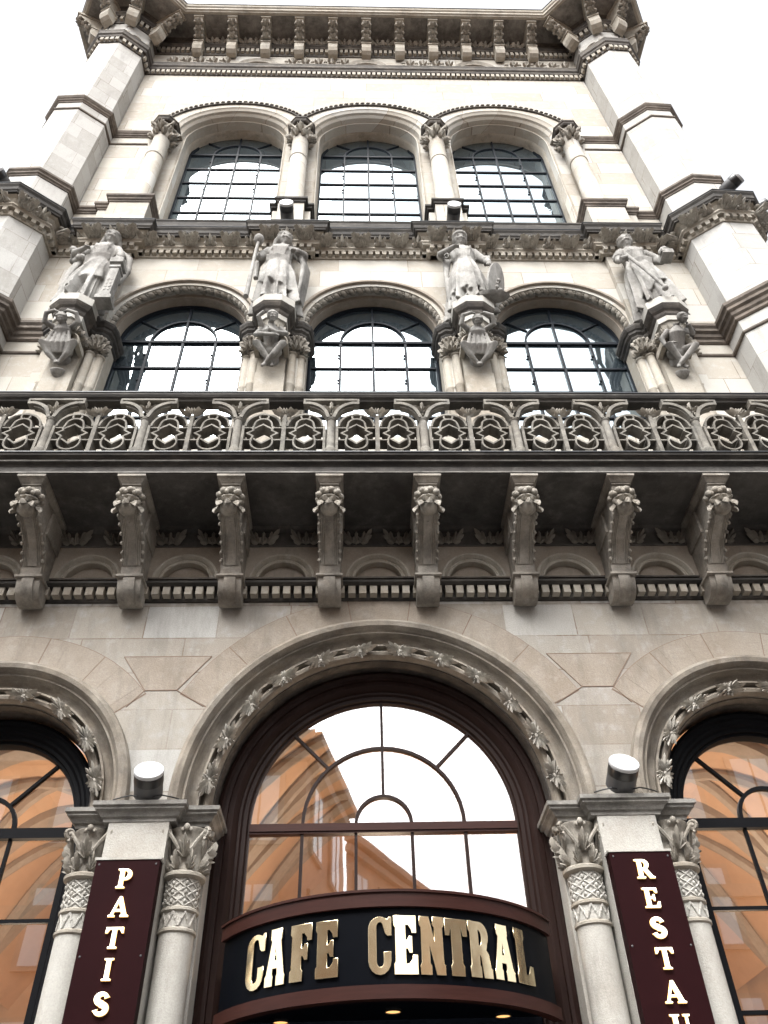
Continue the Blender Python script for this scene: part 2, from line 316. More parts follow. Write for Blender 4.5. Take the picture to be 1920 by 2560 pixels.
# ------------------------------------------------------------------ ground storey wall
SPR = 5.6
def notch(cx, r, n=36): return [(cx-r*cos(pi*i/n), SPR+r*sin(pi*i/n)) for i in range(n+1)]
outl = [(-14, 5.3)]
for cx, r in ((-9.6, 1.84), (-4.76, 1.84), (0, 2.44), (4.76, 1.84), (9.6, 1.84)):
    outl += [(cx-r, 5.3)]+notch(cx, r)+[(cx+r, 5.3)]
outl += [(14, 5.3), (14, 8.42), (-14, 8.42)]
plate('wall', outl, [], 0.0, 0.62, 'wall', BLD)
def voussoirs(cx, cz, r0, r1, a0, a1, n, name='arch_stones', m='vous', y=-0.004, gap=0.014, parent=BLD):
    mb = MB(); rnd = random.Random(int(cx*100)+int(cz*10))
    for i in range(n):
        b0 = a0+(a1-a0)*i/n+gap/r1/2; b1 = a0+(a1-a0)*(i+1)/n-gap/r1/2
        k = 6; outp = [(cx+r1*cos(b0+(b1-b0)*j/k), cz+r1*sin(b0+(b1-b0)*j/k)) for j in range(k+1)]
        inp = [(cx+r0*cos(b0+(b1-b0)*j/k), cz+r0*sin(b0+(b1-b0)*j/k)) for j in range(k+1)]
        for j in range(k): mb.prism_y([inp[j], outp[j], outp[j+1], inp[j+1]], y-rnd.random()*0.003, 0.05)
    o_ = mb.build(name, m, parent)
    MB().arch([(r0, .03), (r0, -.0015), (r1+.009, -.0015), (r1+.009, .03)], cx, cz, a0=a0-.004, a1=a1+.004, n=30).build('mortar_joint', 'mortar', o_)
    return o_
voussoirs(0, SPR, 2.42, 2.88, radians(29), radians(151), 7)
for sx in (-1, 1):
    voussoirs(sx*4.76, SPR, 1.82, 2.28, radians(38), radians(142), 5)
def ring_prof(d):
    return [(2.46-d, .05), (2.46-d, -.07), (2.445-d, -.115), (2.40-d, -.14), (2.345-d, -.125), (2.315-d, -.085), (2.30-d, -.04), (2.275-d, -.04), (2.262-d, .015),
            (2.235-d, .07), (2.19-d, .105), (2.145-d, .11), (2.145-d, .04), (2.118-d, .035), (2.11-d, .14), (2.09-d, .15), (2.075-d, .085), (2.045-d, .068), (2.01-d, .08), (1.995-d, .12),
            (1.98-d, .165), (1.98-d, .24), (2.46-d, .24)]
def leaf_cluster(seed=0):
    mb = MB(); rnd = random.Random(seed)
    for a, s in ((-92, 1.15), (92, 1.15), (-60, 1.0), (60, 1.0), (-120, 1.0), (120, 1.0), (-28, .72), (28, .72), (180, .72), (-152, .7), (152, .7), (0, .7)):
        M = Matrix.Translation((0, 0, 0)) @ Matrix.Rotation(radians(a+rnd.uniform(-8, 8)), 4, 'Y') @ Matrix.Rotation(radians(14+rnd.uniform(-6, 10)), 4, 'X') @ Matrix.Scale(.16*s, 4)
        lf_leaf(mb, M, .62, 1.0, 5, .22, .2*rnd.uniform(.2, 1.6))
    mb.ball((0, -.035, 0), .024, 7, 5); mb.ball((.05, -.04, .02), .018, 6, 4)
    return mb
CLUST = [leaf_cluster(i).build('leaf_cluster', 'leafst', None, auto=40) for i in range(3)]
def garland(parent, cx, cz, r, y, n, a0, sp, scale=1.0):
    for i in range(n):
        a = a0+i*sp
        M = Matrix.Translation((cx+r*cos(a), y-.005, cz+r*sin(a))) @ Matrix.Rotation(-(a-pi/2)+.15*(i % 3-1), 4, 'Y') @ Matrix.Diagonal((1.38*scale, 1.1, .95*scale, 1))
        inst(CLUST[i % 3], parent=parent, M=M)
for cx, d, n in ((0, 0, 12), (-4.76, .61, 8), (4.76, .61, 8)):
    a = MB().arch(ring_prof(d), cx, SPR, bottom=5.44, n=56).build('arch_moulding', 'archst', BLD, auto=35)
    MB().arch([(1.965-d, .17), (1.955-d, .30), (1.975-d, .36), (1.965-d, .62), (2.46-d, .62), (2.46-d, .242), (1.978-d, .242), (1.978-d, .17)], cx, SPR, bottom=5.44, n=56).build('reveal', 'soot_shade', a, auto=35)  # dark colour stands in for shade inside the arch
    garland(a, cx, SPR, 2.045-d, .07, n, radians(90/n), pi/n, 1.0 if d == 0 else .95)
for c_ in CLUST: bpy.data.objects.remove(c_)
for sx in (-1, 1):
    tz = [(2.20, 7.55), (3.33, 7.55), (2.98, 7.05), (2.58, 7.05)]
    w_ = MB().prism_y([(sx*x, z) for x, z in tz], -.006, .03).build('spandrel_stone', 'vous', BLD)
    mj = MB()
    for a_, b_ in ((tz[1], tz[0]), (tz[1], tz[2]), (tz[2], tz[3]), (tz[3], tz[0]), (tz[2], (3.17, 6.82)), (tz[3], (2.22, 6.82))): mj.strip([(sx*a_[0], a_[1]), (sx*b_[0], b_[1])], .010, -.008, .02)
    mj.build('mortar_joint', 'mortar', w_)
# ------------------------------------------------------------------ piers with paired columns
def abacus_leafcap(r0, r1, h, seed=0, vol=True):
    """corinthian style capital from z=0 to h: bell, two rows of leaves, corner scrolls and fleurons"""
    mb = MB(); rnd = random.Random(seed)
    mb.lathe([(r0*.98, 0), (r0*.96, h*.3), (r0*1.0, h*.6), (r1*.86, h*.84), (r1*.98, h*.90), (r1*.98, h*.93), (r1*.8, h*.94)], 20)
    for i in range(8):
        a = 2*pi*(i+.5)/8; rr = r0*.98
        M = Matrix.Rotation(a, 4, 'Z') @ Matrix.Translation((0, -rr, .01)) @ Matrix.Rotation(radians(5), 4, 'X') @ Matrix.Scale(h*.40, 4)
        lf_leaf(mb, M, .52 if h < .6 else .50, 1.0, 5, .20, .22)
    for i in range(4):
        a = 2*pi*i/4; q = a-pi/2
        M = Matrix.Rotation(a, 4, 'Z') @ Matrix.Translation((0, -r0*1.02, h*.24)) @ Matrix.Rotation(radians(9), 4, 'X') @ Matrix.Scale(h*.50, 4)
        lf_leaf(mb, M, .55, 1.0, 5, .18, .26)
        # fleuron in the middle of each side
        mb.ball((r1*1.05*cos(q), r1*1.05*sin(q), h*.90), (r1*.15, r1*.15, h*.08), 8, 6)
        for e in (-1, 1):
            w_ = q+e*.20; mb.ball((r1*1.02*cos(w_), r1*1.02*sin(w_), h*.85), (r1*.10, r1*.10, h*.05), 6, 5)
        # corner scroll: two stems rising into a curl
        c = a+pi/4-pi/2
        for e in (-1, 1):
            pts = []
            for t in range(6):
                u = t/5; an = c+e*(.62*(1-u)**1.2); rr = r0*1.04+(r1*1.30-r0*1.04)*u**1.6
                pts.append((rr*cos(an), rr*sin(an), h*(.34+.50*u)))
            mb.tube(pts, [.020*h/.5, .022*h/.5, .022*h/.5, .022*h/.5, .022*h/.5, .02*h/.5], 6)
        cc = Vector((r1*1.34*cos(c), r1*1.34*sin(c), h*.79)); nx = Vector((-sin(c), cos(c), 0)); ox = Vector((cos(c), sin(c), 0))
        ring = [tuple(cc+ox*(r1*.21*cos(2*pi*k/10))+Vector((0, 0, h*.085*sin(2*pi*k/10)))+nx*.0) for k in range(11)]
        mb.tube(ring, h*.042, 6); mb.ball(tuple(cc), (h*.05, h*.05, h*.055), 7, 5)
        M = Matrix.Rotation(a+pi/4, 4, 'Z') @ Matrix.Translation((0, -r1*1.36, h*.70)) @ Matrix.Rotation(radians(-150), 4, 'X') @ Matrix.Scale(h*.20, 4)
        lf_leaf(mb, M, .7, 1, 3, -.2, -.1)
    return mb
def strapwork(r, z0, z1, n=10):
    mb = MB(); rows = 3; hh = (z1-z0)/rows
    for i in range(n):
        for k in range(rows):
            for s in (-1, 1):
                pts = []
                for t in range(5):
                    a = 2*pi*(i+s*(t/4-.5)*.9)/n; pts.append((r*cos(a), r*sin(a), z0+hh*(k+t/4)))
                mb.tube(pts, .011, 5)
            a = 2*pi*(i+.5)/n; mb.ball((r*cos(a), r*sin(a), z0+hh*(k+.5)), (.02, .02, .026), 6, 4)
    return mb
def zigzag(r, z0, z1, n=9):
    mb = MB(); pts = []
    for i in range(2*n+1):
        a = pi*i/n; pts.append((r*cos(a), r*sin(a), z0 if i % 2 == 0 else z1))
    for a, b in zip(pts, pts[1:]): mb.tube([a, b], .012, 5)
    for i in range(2*n):
        a = pi*(i+.5)/n; mb.ball((r*cos(a), r*sin(a), (z0+z1)/2), (.014, .014, .02), 6, 4)
    return mb
def ground_pier(cx, first=None):
    # core and pilaster
    core = MB().box(cx-.71, cx+.71, .12, .62, 0, 5.27).build('pier', 'pale', BLD)
    MB().box(cx-.325, cx+.325, -.26, .119, 0, 5.27).build('pilaster', 'pale', BLD)
    ent = MB()
    prof = [(0, 5.262), (.03, 5.262), (.035, 5.30), (.06, 5.31), (.085, 5.355), (.12, 5.375), (.12, 5.40), (.145, 5.41), (.145, 5.455), (0, 5.455)]
    path = [(cx-.70, .63), (cx-.70, -.08), (cx-.36, -.08), (cx-.36, -.24), (cx+.36, -.24), (cx+.36, -.08), (cx+.70, -.08), (cx+.70, .63)]
    ent.run(path, prof)
    ent.box(cx-.70, cx+.70, -.08, .6, 5.263, 5.45); ent.box(cx-.36, cx+.36, -.24, -.08, 5.264, 5.451)
    ent.build('impost_cornice', 'grey', BLD)
for sx in (-1, 1): ground_pier(sx*2.67)
# outer jamb blocks of the side windows
for sx in (-1, 1):
    MB().box(min(sx*6.1, sx*7.5), max(sx*6.1, sx*7.5), .02, .62, 0, 5.29).build('pier', 'pale', BLD)
    MB().box(min(sx*10.9, sx*14), max(sx*10.9, sx*14), .02, .62, 0, 5.29).build('pier', 'pale', BLD)
    MB().box(min(sx*7.5, sx*8.3), max(sx*7.5, sx*8.3), .04, .62, 0, 5.29).build('pier', 'pale', BLD)
    MB().box(min(sx*8.3, sx*10.9), max(sx*8.3, sx*10.9), .30, .62, 0, 7.6).build('window_panel', 'black', BLD)
# column: shaft > capital, collar, strapwork
shaft = MB().lathe([(.205, 0), (.205, .12), (.185, .2), (.178, 4.18)], 24).build('column', 'pale', BLD, auto=40)
up = MB().lathe([(.172, 4.15), (.172, 4.74)], 24).build('carved_neck', 'pale', shaft, auto=40)
for z in (4.20, 4.40): MB().lathe([(.172, z-.03), (.197, z-.012), (.197, z+.012), (.172, z+.03)], 24).build('collar', 'stone', shaft, auto=40)
MB().lathe([(.175, 4.70), (.225, 4.725), (.228, 4.755), (.20, 4.775), (.175, 4.78)], 24).build('collar', 'stone', shaft, auto=40)
sm = strapwork(.176, 4.43, 4.70, 8); z_ = zigzag(.178, 4.235, 4.375, 9); sm.v += []; sm.add(z_.v, z_.f); sm.build('strapwork', 'pale', shaft, auto=50)
cp = abacus_leafcap(.18, .225, .50, 3); cp.build('capital', 'carve', shaft, M=T(0, 0, 4.765), auto=45)
shaft.location = (-2.15, .0, 0)
for x in (-3.19, 2.15, 3.19): inst(shaft, (x, .0, 0))
# ------------------------------------------------------------------ ground windows
def bar(mb, pts, w, y0, y1, closed=False): mb.strip(pts, w, y0, y1, closed)
def arcpts(cx, cz, r, a0=0, a1=pi, n=24): return [(cx+r*cos(a0+(a1-a0)*i/n), cz+r*sin(a0+(a1-a0)*i/n)) for i in range(n+1)]
# entrance window: stepped mahogany frame
pf = [(1.975, .42), (1.93, .40), (1.90, .43), (1.86, .43), (1.85, .46), (1.79, .45), (1.745, .49), (1.73, .53), (1.70, .53), (1.68, .56), (1.635, .56), (1.62, .60), (1.60, .60), (1.60, .70), (1.99, .70)]
ew = MB().arch(pf, 0.015, 5.58, bottom=0.3, n=56).build('entrance_window', 'wood', BLD, auto=30)
b = MB(); cz = 5.51; cx = .015
b.box(cx-1.6, cx+1.6, .585, .675, 5.45, 5.57)
b.box(cx-1.6, cx+1.6, .570, .584, 5.475, 5.545); b.build('transom', 'woodh', ew)
b = MB()
bar(b, arcpts(cx, 5.57, .975), .035, .60, .66); bar(b, arcpts(cx, 5.57, .335), .035, .60, .66)
b.strip([(cx, 5.9), (cx, 7.19)], .034, .602, .662)
for s in (-1, 1):
    q = radians(46); b.strip([(cx+s*.975*cos(q), 5.57+.975*sin(q)), (cx+s*1.62*cos(q), 5.57+1.62*sin(q))], .034, .602, .662)
    for xx in (.335, .975): b.strip([(cx+s*xx, 5.46), (cx+s*xx, 3.9)], .036, .602, .662)
b.build('glazing_bars', 'wood', ew, auto=40)
archglass('glass', cx, 5.58, 1.62, 4.0, .64, 'glass', ew)
MB().box(cx-1.62, cx+1.62, .66, .70, .3, 3.95).build('door_panel', 'navy', ew)
# side windows
pf = [(1.36, .44), (1.32, .42), (1.29, .45), (1.25, .45), (1.22, .48), (1.19, .48), (1.16, .52), (1.12, .52), (1.11, .56), (1.08, .56), (1.07, .60), (1.07, .70), (1.36, .70)]
sw = MB().arch(pf, 0, 5.55, bottom=0.5, n=40).build('arched_window', 'black', BLD, auto=30)
b = MB(); b.box(-1.08, 1.08, .575, .66, 5.44, 5.56); b.box(-1.08, 1.08, .60, .65, 4.52, 4.56); b.box(-1.08, 1.08, .60, .65, 3.5, 3.54)
bar(b, arcpts(0, 5.56, .385, n=18), .045, .60, .66)
for s in (-1, 1):
    q = radians(48); b.strip([(s*.385*cos(q), 5.56+.385*sin(q)), (s*1.09*cos(q), 5.56+1.09*sin(q))], .036, .602, .658)
    b.strip([(s*.385, 5.45), (s*.385, .6)], .036, .604, .652)
b.build('glazing_bars', 'black', sw, auto=40)
archglass('glass', 0, 5.55, 1.09, .5, .635, 'glass', sw)
sw.location = (-4.76, 0, 0); inst(sw, (4.76, 0, 0))
# vaulted cafe interior
room = MB()
for cx, hw in ((-4.76, 1.9), (0, 2.75), (4.76, 1.9)):
    n = 16; pts = [(cx-hw+2*hw*i/n, 5.3+(hw*.95)*sin(pi*i/n)) for i in range(n+1)]
    for (x0, z0), (x1, z1) in zip(pts, pts[1:]): room.add([(x0, .72, z0), (x1, .72, z1), (x1, 8, z1), (x0, 8, z0)], [(0, 1, 2, 3)])
room.add([(-7, 8, 0), (7, 8, 0), (7, 8, 8), (-7, 8, 8)], [(0, 1, 2, 3)]); room.add([(-7, .71, 0.02), (7, .71, 0.02), (7, 8, 0.02), (-7, 8, 0.02)], [(0, 1, 2, 3)])
for x in (-7, 7): room.add([(x, .72, 0), (x, 8, 0), (x, 8, 8), (x, .72, 8)], [(0, 1, 2, 3)])
rm = room.build('vaulted_room', 'peach', BLD)
rib = MB()
for cx, hw in ((-4.76, 1.9), (0, 2.75), (4.76, 1.9)):
    for y in (1.5, 3.6, 5.8):
        pts = [(cx-hw+.04+2*(hw-.04)*i/20, 5.3+(hw*.95-.05)*sin(pi*i/20)) for i in range(21)]
        rib.strip(pts, .16, y-.17, y+.17)
    for y0 in (1.6, 3.75):
        for s in (0, 1):
            P = [(cx+(hw-.1)*(1-2*t/16)*(1 if s else -1), y0+2.0*t/16, 5.28+(hw*.93)*sin(pi*t/16)) for t in range(17)]
            rib.tube(P, .085, 6)
for x in (-2.8, 2.8):
    for y in (3.6, 5.8): rib.lathe([(.28, 0), (.24, .3), (.22, 4.6), (.36, 5.3)], 14, M=T(x, y, 0))
rib.build('vault_ribs', 'peachl', rm, auto=40)
for cx in (-4.76, 0, 4.76):
    ld = bpy.data.lights.new('chandelier_light', 'POINT'); ld.energy = 110; ld.color = (1.0, .78, .56); ld.shadow_soft_size = .35
    lo = bpy.data.objects.new('chandelier_light', ld); COL.objects.link(lo); lo.location = (cx, 2.7, 4.3)

# ------------------------------------------------------------------ balcony zone
PB = 1.3475; PO = -.005
mb = MB(); mb.run([(-14, 0), (14, 0)], [(-.05, 8.43), (.02, 8.43), (.035, 8.455), (.035, 8.60), (.155, 8.60), (.20, 8.625), (.20, 8.66), (.165, 8.685), (.155, 8.69), (-.05, 8.69)])
dc = mb.build('dentil_course', 'crust', BLD)
MB().blocks([(-11.4, 0), (11.4, 0)], .1497, .098, .035, .145, 8.468, 8.598).build('dentils', 'stone', dc)
# recessed lunette panels between corbels
def lunpoly(n=24): return [(.46*cos(pi*i/n), 8.705+.46*sin(pi*i/n)) for i in range(n+1)]
K = range(-9, 9)
holes = []
for k in K:
    c = PO+(k+1)*PB
    holes.append([(c+x, z) for x, z in lunpoly()])
plate('lunette_wall', [(-14, 8.688), (14, 8.688), (14, 9.30), (-14, 9.30)], holes, -.155, .0, 'vous', BLD)
lu = MB(); lu.arch([(.462, -.15), (.455, -.175), (.425, -.18), (.405, -.15), (.39, -.12), (.365, -.135), (.34, -.12), (.33, -.07), (.33, -.01), (.462, -.01)], 0, 8.705, n=24)
lun = lu.build('lunette', 'stone', BLD, auto=35)
p = [(.34*cos(pi*i/16), -.02, 8.70+.34*sin(pi*i/16)) for i in range(17)]; MB().add(p, [tuple(range(17))]).build('lunette_panel', 'vous', lun)
MB().box(-.5, .5, -.20, -.15, 8.69, 8.715).build('sill', 'soot_shade', lun)
lun.location = (PO-8*PB, 0, 0)
for k in range(-7, 9): inst(lun, (PO+k*PB, 0, 0))
# leaf frieze under the soffit
mb = MB(); mb.run([(-14, 0), (14, 0)], [(-.05, 9.30), (.175, 9.30), (.175, 9.325), (.13, 9.33), (.13, 9.60), (.19, 9.62), (.22, 9.66), (-.05, 9.66)])
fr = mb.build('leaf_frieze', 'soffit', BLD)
lv = MB()
for a in (-34, 34):
    lf_leaf(lv, Matrix.Translation((a*.0016, 0, -.01)) @ Matrix.Rotation(radians(a), 4, 'Y') @ Matrix.Rotation(radians(8), 4, 'X') @ Matrix.Scale(.30, 4), .56, 1, 5, .16, .10)
lf_leaf(lv, Matrix.Translation((0, -.01, 0)) @ Matrix.Rotation(radians(8), 4, 'X') @ Matrix.Scale(.20, 4), .6, 1, 3, .14, .10)
for e in (-1, 1): lv.tube([(0, -.02, -.005), (e*.06, -.035, .09), (e*.15, -.04, .17)], .010, 5)
lvo = lv.build('carved_leaf', 'frieze', fr, auto=40); first = True
for k in K:
    for t in (.27, .73):
        p_ = (PO+(k+.5+t)*PB, -.150, 9.345)
        if first: lvo.location = p_; first = False
        else: inst(lvo, p_)
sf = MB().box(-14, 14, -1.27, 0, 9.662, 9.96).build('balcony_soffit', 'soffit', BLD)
cc = MB().run([(-14, 0), (14, 0)], [(1.26, 9.675), (1.285, 9.675), (1.285, 9.70), (1.265, 9.705), (1.265, 9.80), (1.29, 9.835), (1.335, 9.85), (1.335, 9.885), (1.36, 9.90), (1.40, 9.915), (1.41, 9.95), (1.2, 9.955)]).build('balcony_cornice', 'crust', BLD)
MB().run([(-14, 0), (14, 0)], [(1.18, 9.96), (1.425, 9.957), (1.425, 9.97), (1.18, 9.985)]).build('lead_edge', 'lead', cc)
for z0, z1, o in ((9.676, 9.699, 1.290), (9.853, 9.882, 1.341)): MB().run([(-14, 0), (14, 0)], [(1.2, z0), (o, z0), (o, z1), (1.2, z1)]).build('fillet', 'grey', cc)
# corbels
cb = MB(); w = .137
body = [(-.10, 8.36), (-.16, 8.33), (-.26, 8.36), (-.34, 8.44), (-.375, 8.56), (-.375, 8.60), (-.40, 8.62), (-.425, 8.74), (-.49, 8.86), (-.60, 8.97), (-.74, 9.05), (-.90, 9.11), (-1.04, 9.17), (-1.12, 9.27), (-1.16, 9.42), (-1.17, 9.50), (-.05, 9.50), (-.05, 8.36)]
cb.prism_x(body, -w, w)
cb.prism_x([(y-.012 if i < 16 else y, z-.006) for i, (y, z) in enumerate(body) if 7 <= i <= 12]+[(-.6, 9.3), (-.5, 9.0)], -.055, .055)
base = [(-.04, 8.30), (-.14, 8.285), (-.26, 8.31), (-.345, 8.39), (-.385, 8.50), (-.39, 8.555), (-.04, 8.555)]
cb.prism_x(base, -.156, .156); cb.prism_x([(y*1.05-.012, z-.006) for y, z in base], -.078, .078)
cb.box(-.182, .182, -.44, -.03, 8.557, 8.59)
cb.box(-.125, .125, -1.17, -.04, 9.502, 9.535)
def slab(w0, w1, ya, yb, z0, z1): cb.loft([[(-w0, ya, z0), (w0, ya, z0), (w0, -.04, z0), (-w0, -.04, z0)], [(-w1, yb, z1), (w1, yb, z1), (w1, -.04, z1), (-w1, -.04, z1)]])
slab(.130, .130, -1.195, -1.195, 9.537, 9.562); slab(.140, .178, -1.205, -1.262, 9.563, 9.622); slab(.190, .190, -1.285, -1.285, 9.623, 9.66)
cb.box(-.175, .175, -.66, -.04, 9.12, 9.50)
cb.prism_x([(-.04, 8.592), (-.30, 8.592), (-.42, 8.80), (-.66, 9.119), (-.04, 9.119)], -.152, .152)
corb = cb.build('corbel', 'corb', BLD, auto=35)
fl = MB()
for i in range(3):
    for s in (-1, 1):
        pts = [(s*(.062+i*.022), y-.012, z-.004) for y, z in body[7:13]]
        fl.tube(pts, .007, 5)
for j in range(6):
    t = (j+.5)/6*5; i = int(t); fr_ = t-i; y = body[7+i][0]*(1-fr_)+body[8+i][0]*fr_; z = body[7+i][1]*(1-fr_)+body[8+i][1]*fr_
    for s in (-1, 1): fl.ball((s*.142, y-.015, z), (.024, .026, .03), 6, 4); fl.ball((s*.128, y-.022, z+.022), .016, 5, 4)
fl.build('bead_trim', 'carve', corb, auto=50)
bs = MB(); bs.ball((0, -1.10, 9.185), (.125, .12, .12), 12, 8)
for i in range(8):
    a = 2*pi*i/8
    M = Matrix.Translation((0, -1.10, 9.25)) @ Matrix.Rotation(a, 4, 'Z') @ Matrix.Translation((0, -.10, .0)) @ Matrix.Rotation(pi-.35, 4, 'X') @ Matrix.Scale(.17, 4)
    lf_leaf(bs, M, .95, 1, 3, -.25, -.2)
bs.lathe([(.10, 9.27), (.15, 9.29), (.15, 9.31), (.12, 9.33), (.13, 9.36)], 12, M=T(0, -1.10, 0))
for i in range(9):
    a = 2*pi*i/9
    bs.ball((.145*cos(a), -1.10+.145*sin(a), 9.385), (.058, .058, .05), 7, 5)
    bs.ball((.16*cos(a+.35), -1.10+.16*sin(a+.35), 9.345), (.035, .035, .035), 6, 4)
bs.lathe([(.13, 9.39), (.115, 9.44), (.10, 9.50)], 8, M=T(0, -1.10, 0, rz=pi/8))
bs.build('leaf_boss', 'carve', corb, auto=50)
corb.location = (PO-8.5*PB, 0, 0)
for k in range(-8, 8): inst(corb, (PO+(k+.5)*PB, 0, 0))
# balustrade
YB = -1.32
ra = MB().run([(-14, 0), (14, 0)], [(1.18, 11.165), (1.335, 11.165), (1.345, 11.19), (1.38, 11.215), (1.40, 11.25), (1.40, 11.29), (1.16, 11.30), (1.16, 11.18)]).build('handrail', 'crust', BLD)
MB().run([(-14, 0), (14, 0)], [(1.14, 11.301), (1.412, 11.295), (1.412, 11.308), (1.14, 11.318)]).build('lead_edge', 'lead', ra)
po = MB()
po.box(-.07, .07, YB+.02, YB+.20, 9.98, 11.16)
po.lathe([(.092, 9.98), (.092, 10.06), (.085, 10.09), (.072, 10.11), (.064, 10.13), (.06, 10.70), (.075, 10.715), (.078, 10.74), (.066, 10.755)], 14, M=T(0, YB-.0, 0))
for s in (-1, 1):
    arm = [(s*(.035), 10.74)]+[(s*(.38-.325*cos(radians(a))), 10.76+.31*sin(radians(a))) for a in range(10, 81, 10)]+[(s*.40, 11.065)]
    po.strip(arm, .052, YB-.075, YB+.05)
    po.strip([(s*.40, 11.045), (s*.40, 11.13)], .03, YB-.073, YB+.048)
    po.strip([(x*.995, z-.045) for x, z in arm[2:-1]], .03, YB-.04, YB+.05)
po.box(-.415, .415, YB-.07, YB+.05, 11.125, 11.163)
post = po.build('balustrade_post', 'tracery', BLD, auto=40)
ls = MB()
for a, s in ((0, .17), (-50, .15), (50, .15), (-85, .12), (85, .12)):
    lf_leaf(ls, Matrix.Translation((0, YB-.02, 10.93)) @ Matrix.Rotation(radians(a), 4, 'Y') @ Matrix.Scale(s, 4), .7, 1, 3, .2, .2)
for s in (-1, 1):
    ls.tube([(0, YB-.01, 10.86), (s*.06, YB-.01, 10.98), (s*.15, YB-.01, 11.05), (s*.24, YB-.01, 11.08)], .012, 5)
ls.build('leaf_spray', 'carve', post, auto=45)
tr = MB()
y0, y1 = YB-.045, YB+.15
tr.box(-.03, .03, y0-.01, y1, 9.985, 10.80)
for s in (-1, 1): tr.box(min(s*.565, s*.602), max(s*.565, s*.602), y0, y1, 9.985, 10.58)
for s in (-1, 1):
    c = s*.302
    tr.strip([(c+.255*cos(pi*i/18), 10.57+.265*sin(pi*i/18)) for i in range(19)], .031, y0+.002, y1)
    def fig(x, z): return (c+x, 10.41+z)
    pts = [fig(.125*cos(pi*i/10), .19+.125*sin(pi*i/10)) for i in range(11)]
    pts += [fig(-.145, .10), fig(-.13, .06), fig(-.215, 0), fig(-.13, -.06), fig(-.15, -.12)]
    pts += [fig(-.155*cos(pi*i/10), -.19-.15*sin(pi*i/10)) for i in range(11)]
    pts += [fig(.15, -.12), fig(.13, -.06), fig(.215, 0), fig(.13, .06), fig(.145, .10)]
    tr.strip(pts, .025, y0-.004, y1, closed=True)
    tr.strip([fig(-.135, .10), fig(0, .20), fig(.135, .10)], .025, y0+.004, y1)
    tr.strip([fig(-.12, -.11), fig(0, -.21), fig(.12, -.11)], .025, y0+.004, y1)
    tr.strip([fig(.066*cos(2*pi*i/14), .375+.066*sin(2*pi*i/14)) for i in range(14)], .024, y0+.006, y1, closed=True)
    for e in (-1, 1):
        tr.strip([fig(e*.27, .13), fig(e*.12, .13)], .022, y0+.008, y1-.01); tr.strip([fig(e*.27, -.13), fig(e*.135, -.13)], .022, y0+.008, y1-.01)
    tr.strip([fig(.07*cos(pi*i/8), -.425+.07*sin(pi*i/8)) for i in range(9)], .028, y0+.006, y1)
panel = tr.build('tracery_panel', 'tracery', BLD, auto=30)
ls = MB()
for a, s in ((-68, .20), (68, .20), (-30, .17), (30, .17)):
    lf_leaf(ls, Matrix.Translation((0, YB-.04, 10.80)) @ Matrix.Rotation(radians(a), 4, 'Y') @ Matrix.Scale(s, 4), .75, 1, 5, .2, .2)
ls.build('leaf_spray', 'carve', panel, auto=45)
post.location = (PO-7.5*PB, 0, 0); panel.location = (PO-7*PB, 0, 0)
for k in range(-7, 8): inst(post, (PO+(k+.5)*PB, 0, 0)); 
for k in range(-6, 8): inst(panel, (PO+k*PB, 0, 0))
# ------------------------------------------------------------------ piano nobile wall (with turrets behind it) and upper walls
PN = (-3.78, .02, 3.78); PZ = 15.3
plate('wall', [(-6.95, 9.97), (6.95, 9.97), (6.95, 17.75), (-6.95, 17.75)], [archpoly(c, PZ, 1.36, 11.9) for c in PN], 0, .5, 'wallup', BLD)
TF = (-3.70, .02, 3.70)
o = [(-6.87, 18.5), (-5.40, 18.5), (-5.40, 24.5)]
for c in TF: o += [(c-1.68*cos(pi*i/30), 24.70+1.68*sin(pi*i/30)) for i in range(31)]
o += [(5.40, 24.5), (5.40, 18.5), (6.87, 18.5), (6.87, 31.7), (-6.87, 31.7)]
plate('wall', o, [], 0, .3, 'wallup', BLD)
plate('wall', [(-5.9, 18.45), (5.9, 18.45), (5.9, 27), (-5.9, 27)], [archpoly(c, 24.72, 1.37, 19.45) for c in TF], .301, .95, 'wallup', BLD)
def turret(path, z0, z1, sgn):
    p = [(x, y) for x, y in path[:6]]; p[-1] = (p[-1][0]+.0, .45); p = p[:5]+[(p[4][0], 4)]
    return MB().loft([[(sgn*-x, y, z0) for x, y in p], [(sgn*-x, y, z1) for x, y in p]]).build('corner_turret', 'turret', BLD)
for s in (-1, 1):
    turret(PL, 9.97, 18.2, s); turret([(x*1.0, y) for x, y in PU], 18.2, 31.75, s)
    # offset lower stage of the upper turret
# body behind (roof slab so no light leaks through)
MB().box(-8.4, 8.4, 1.0, 3.9, 9.97, 31.7).build('building_body', 'wallup', BLD)
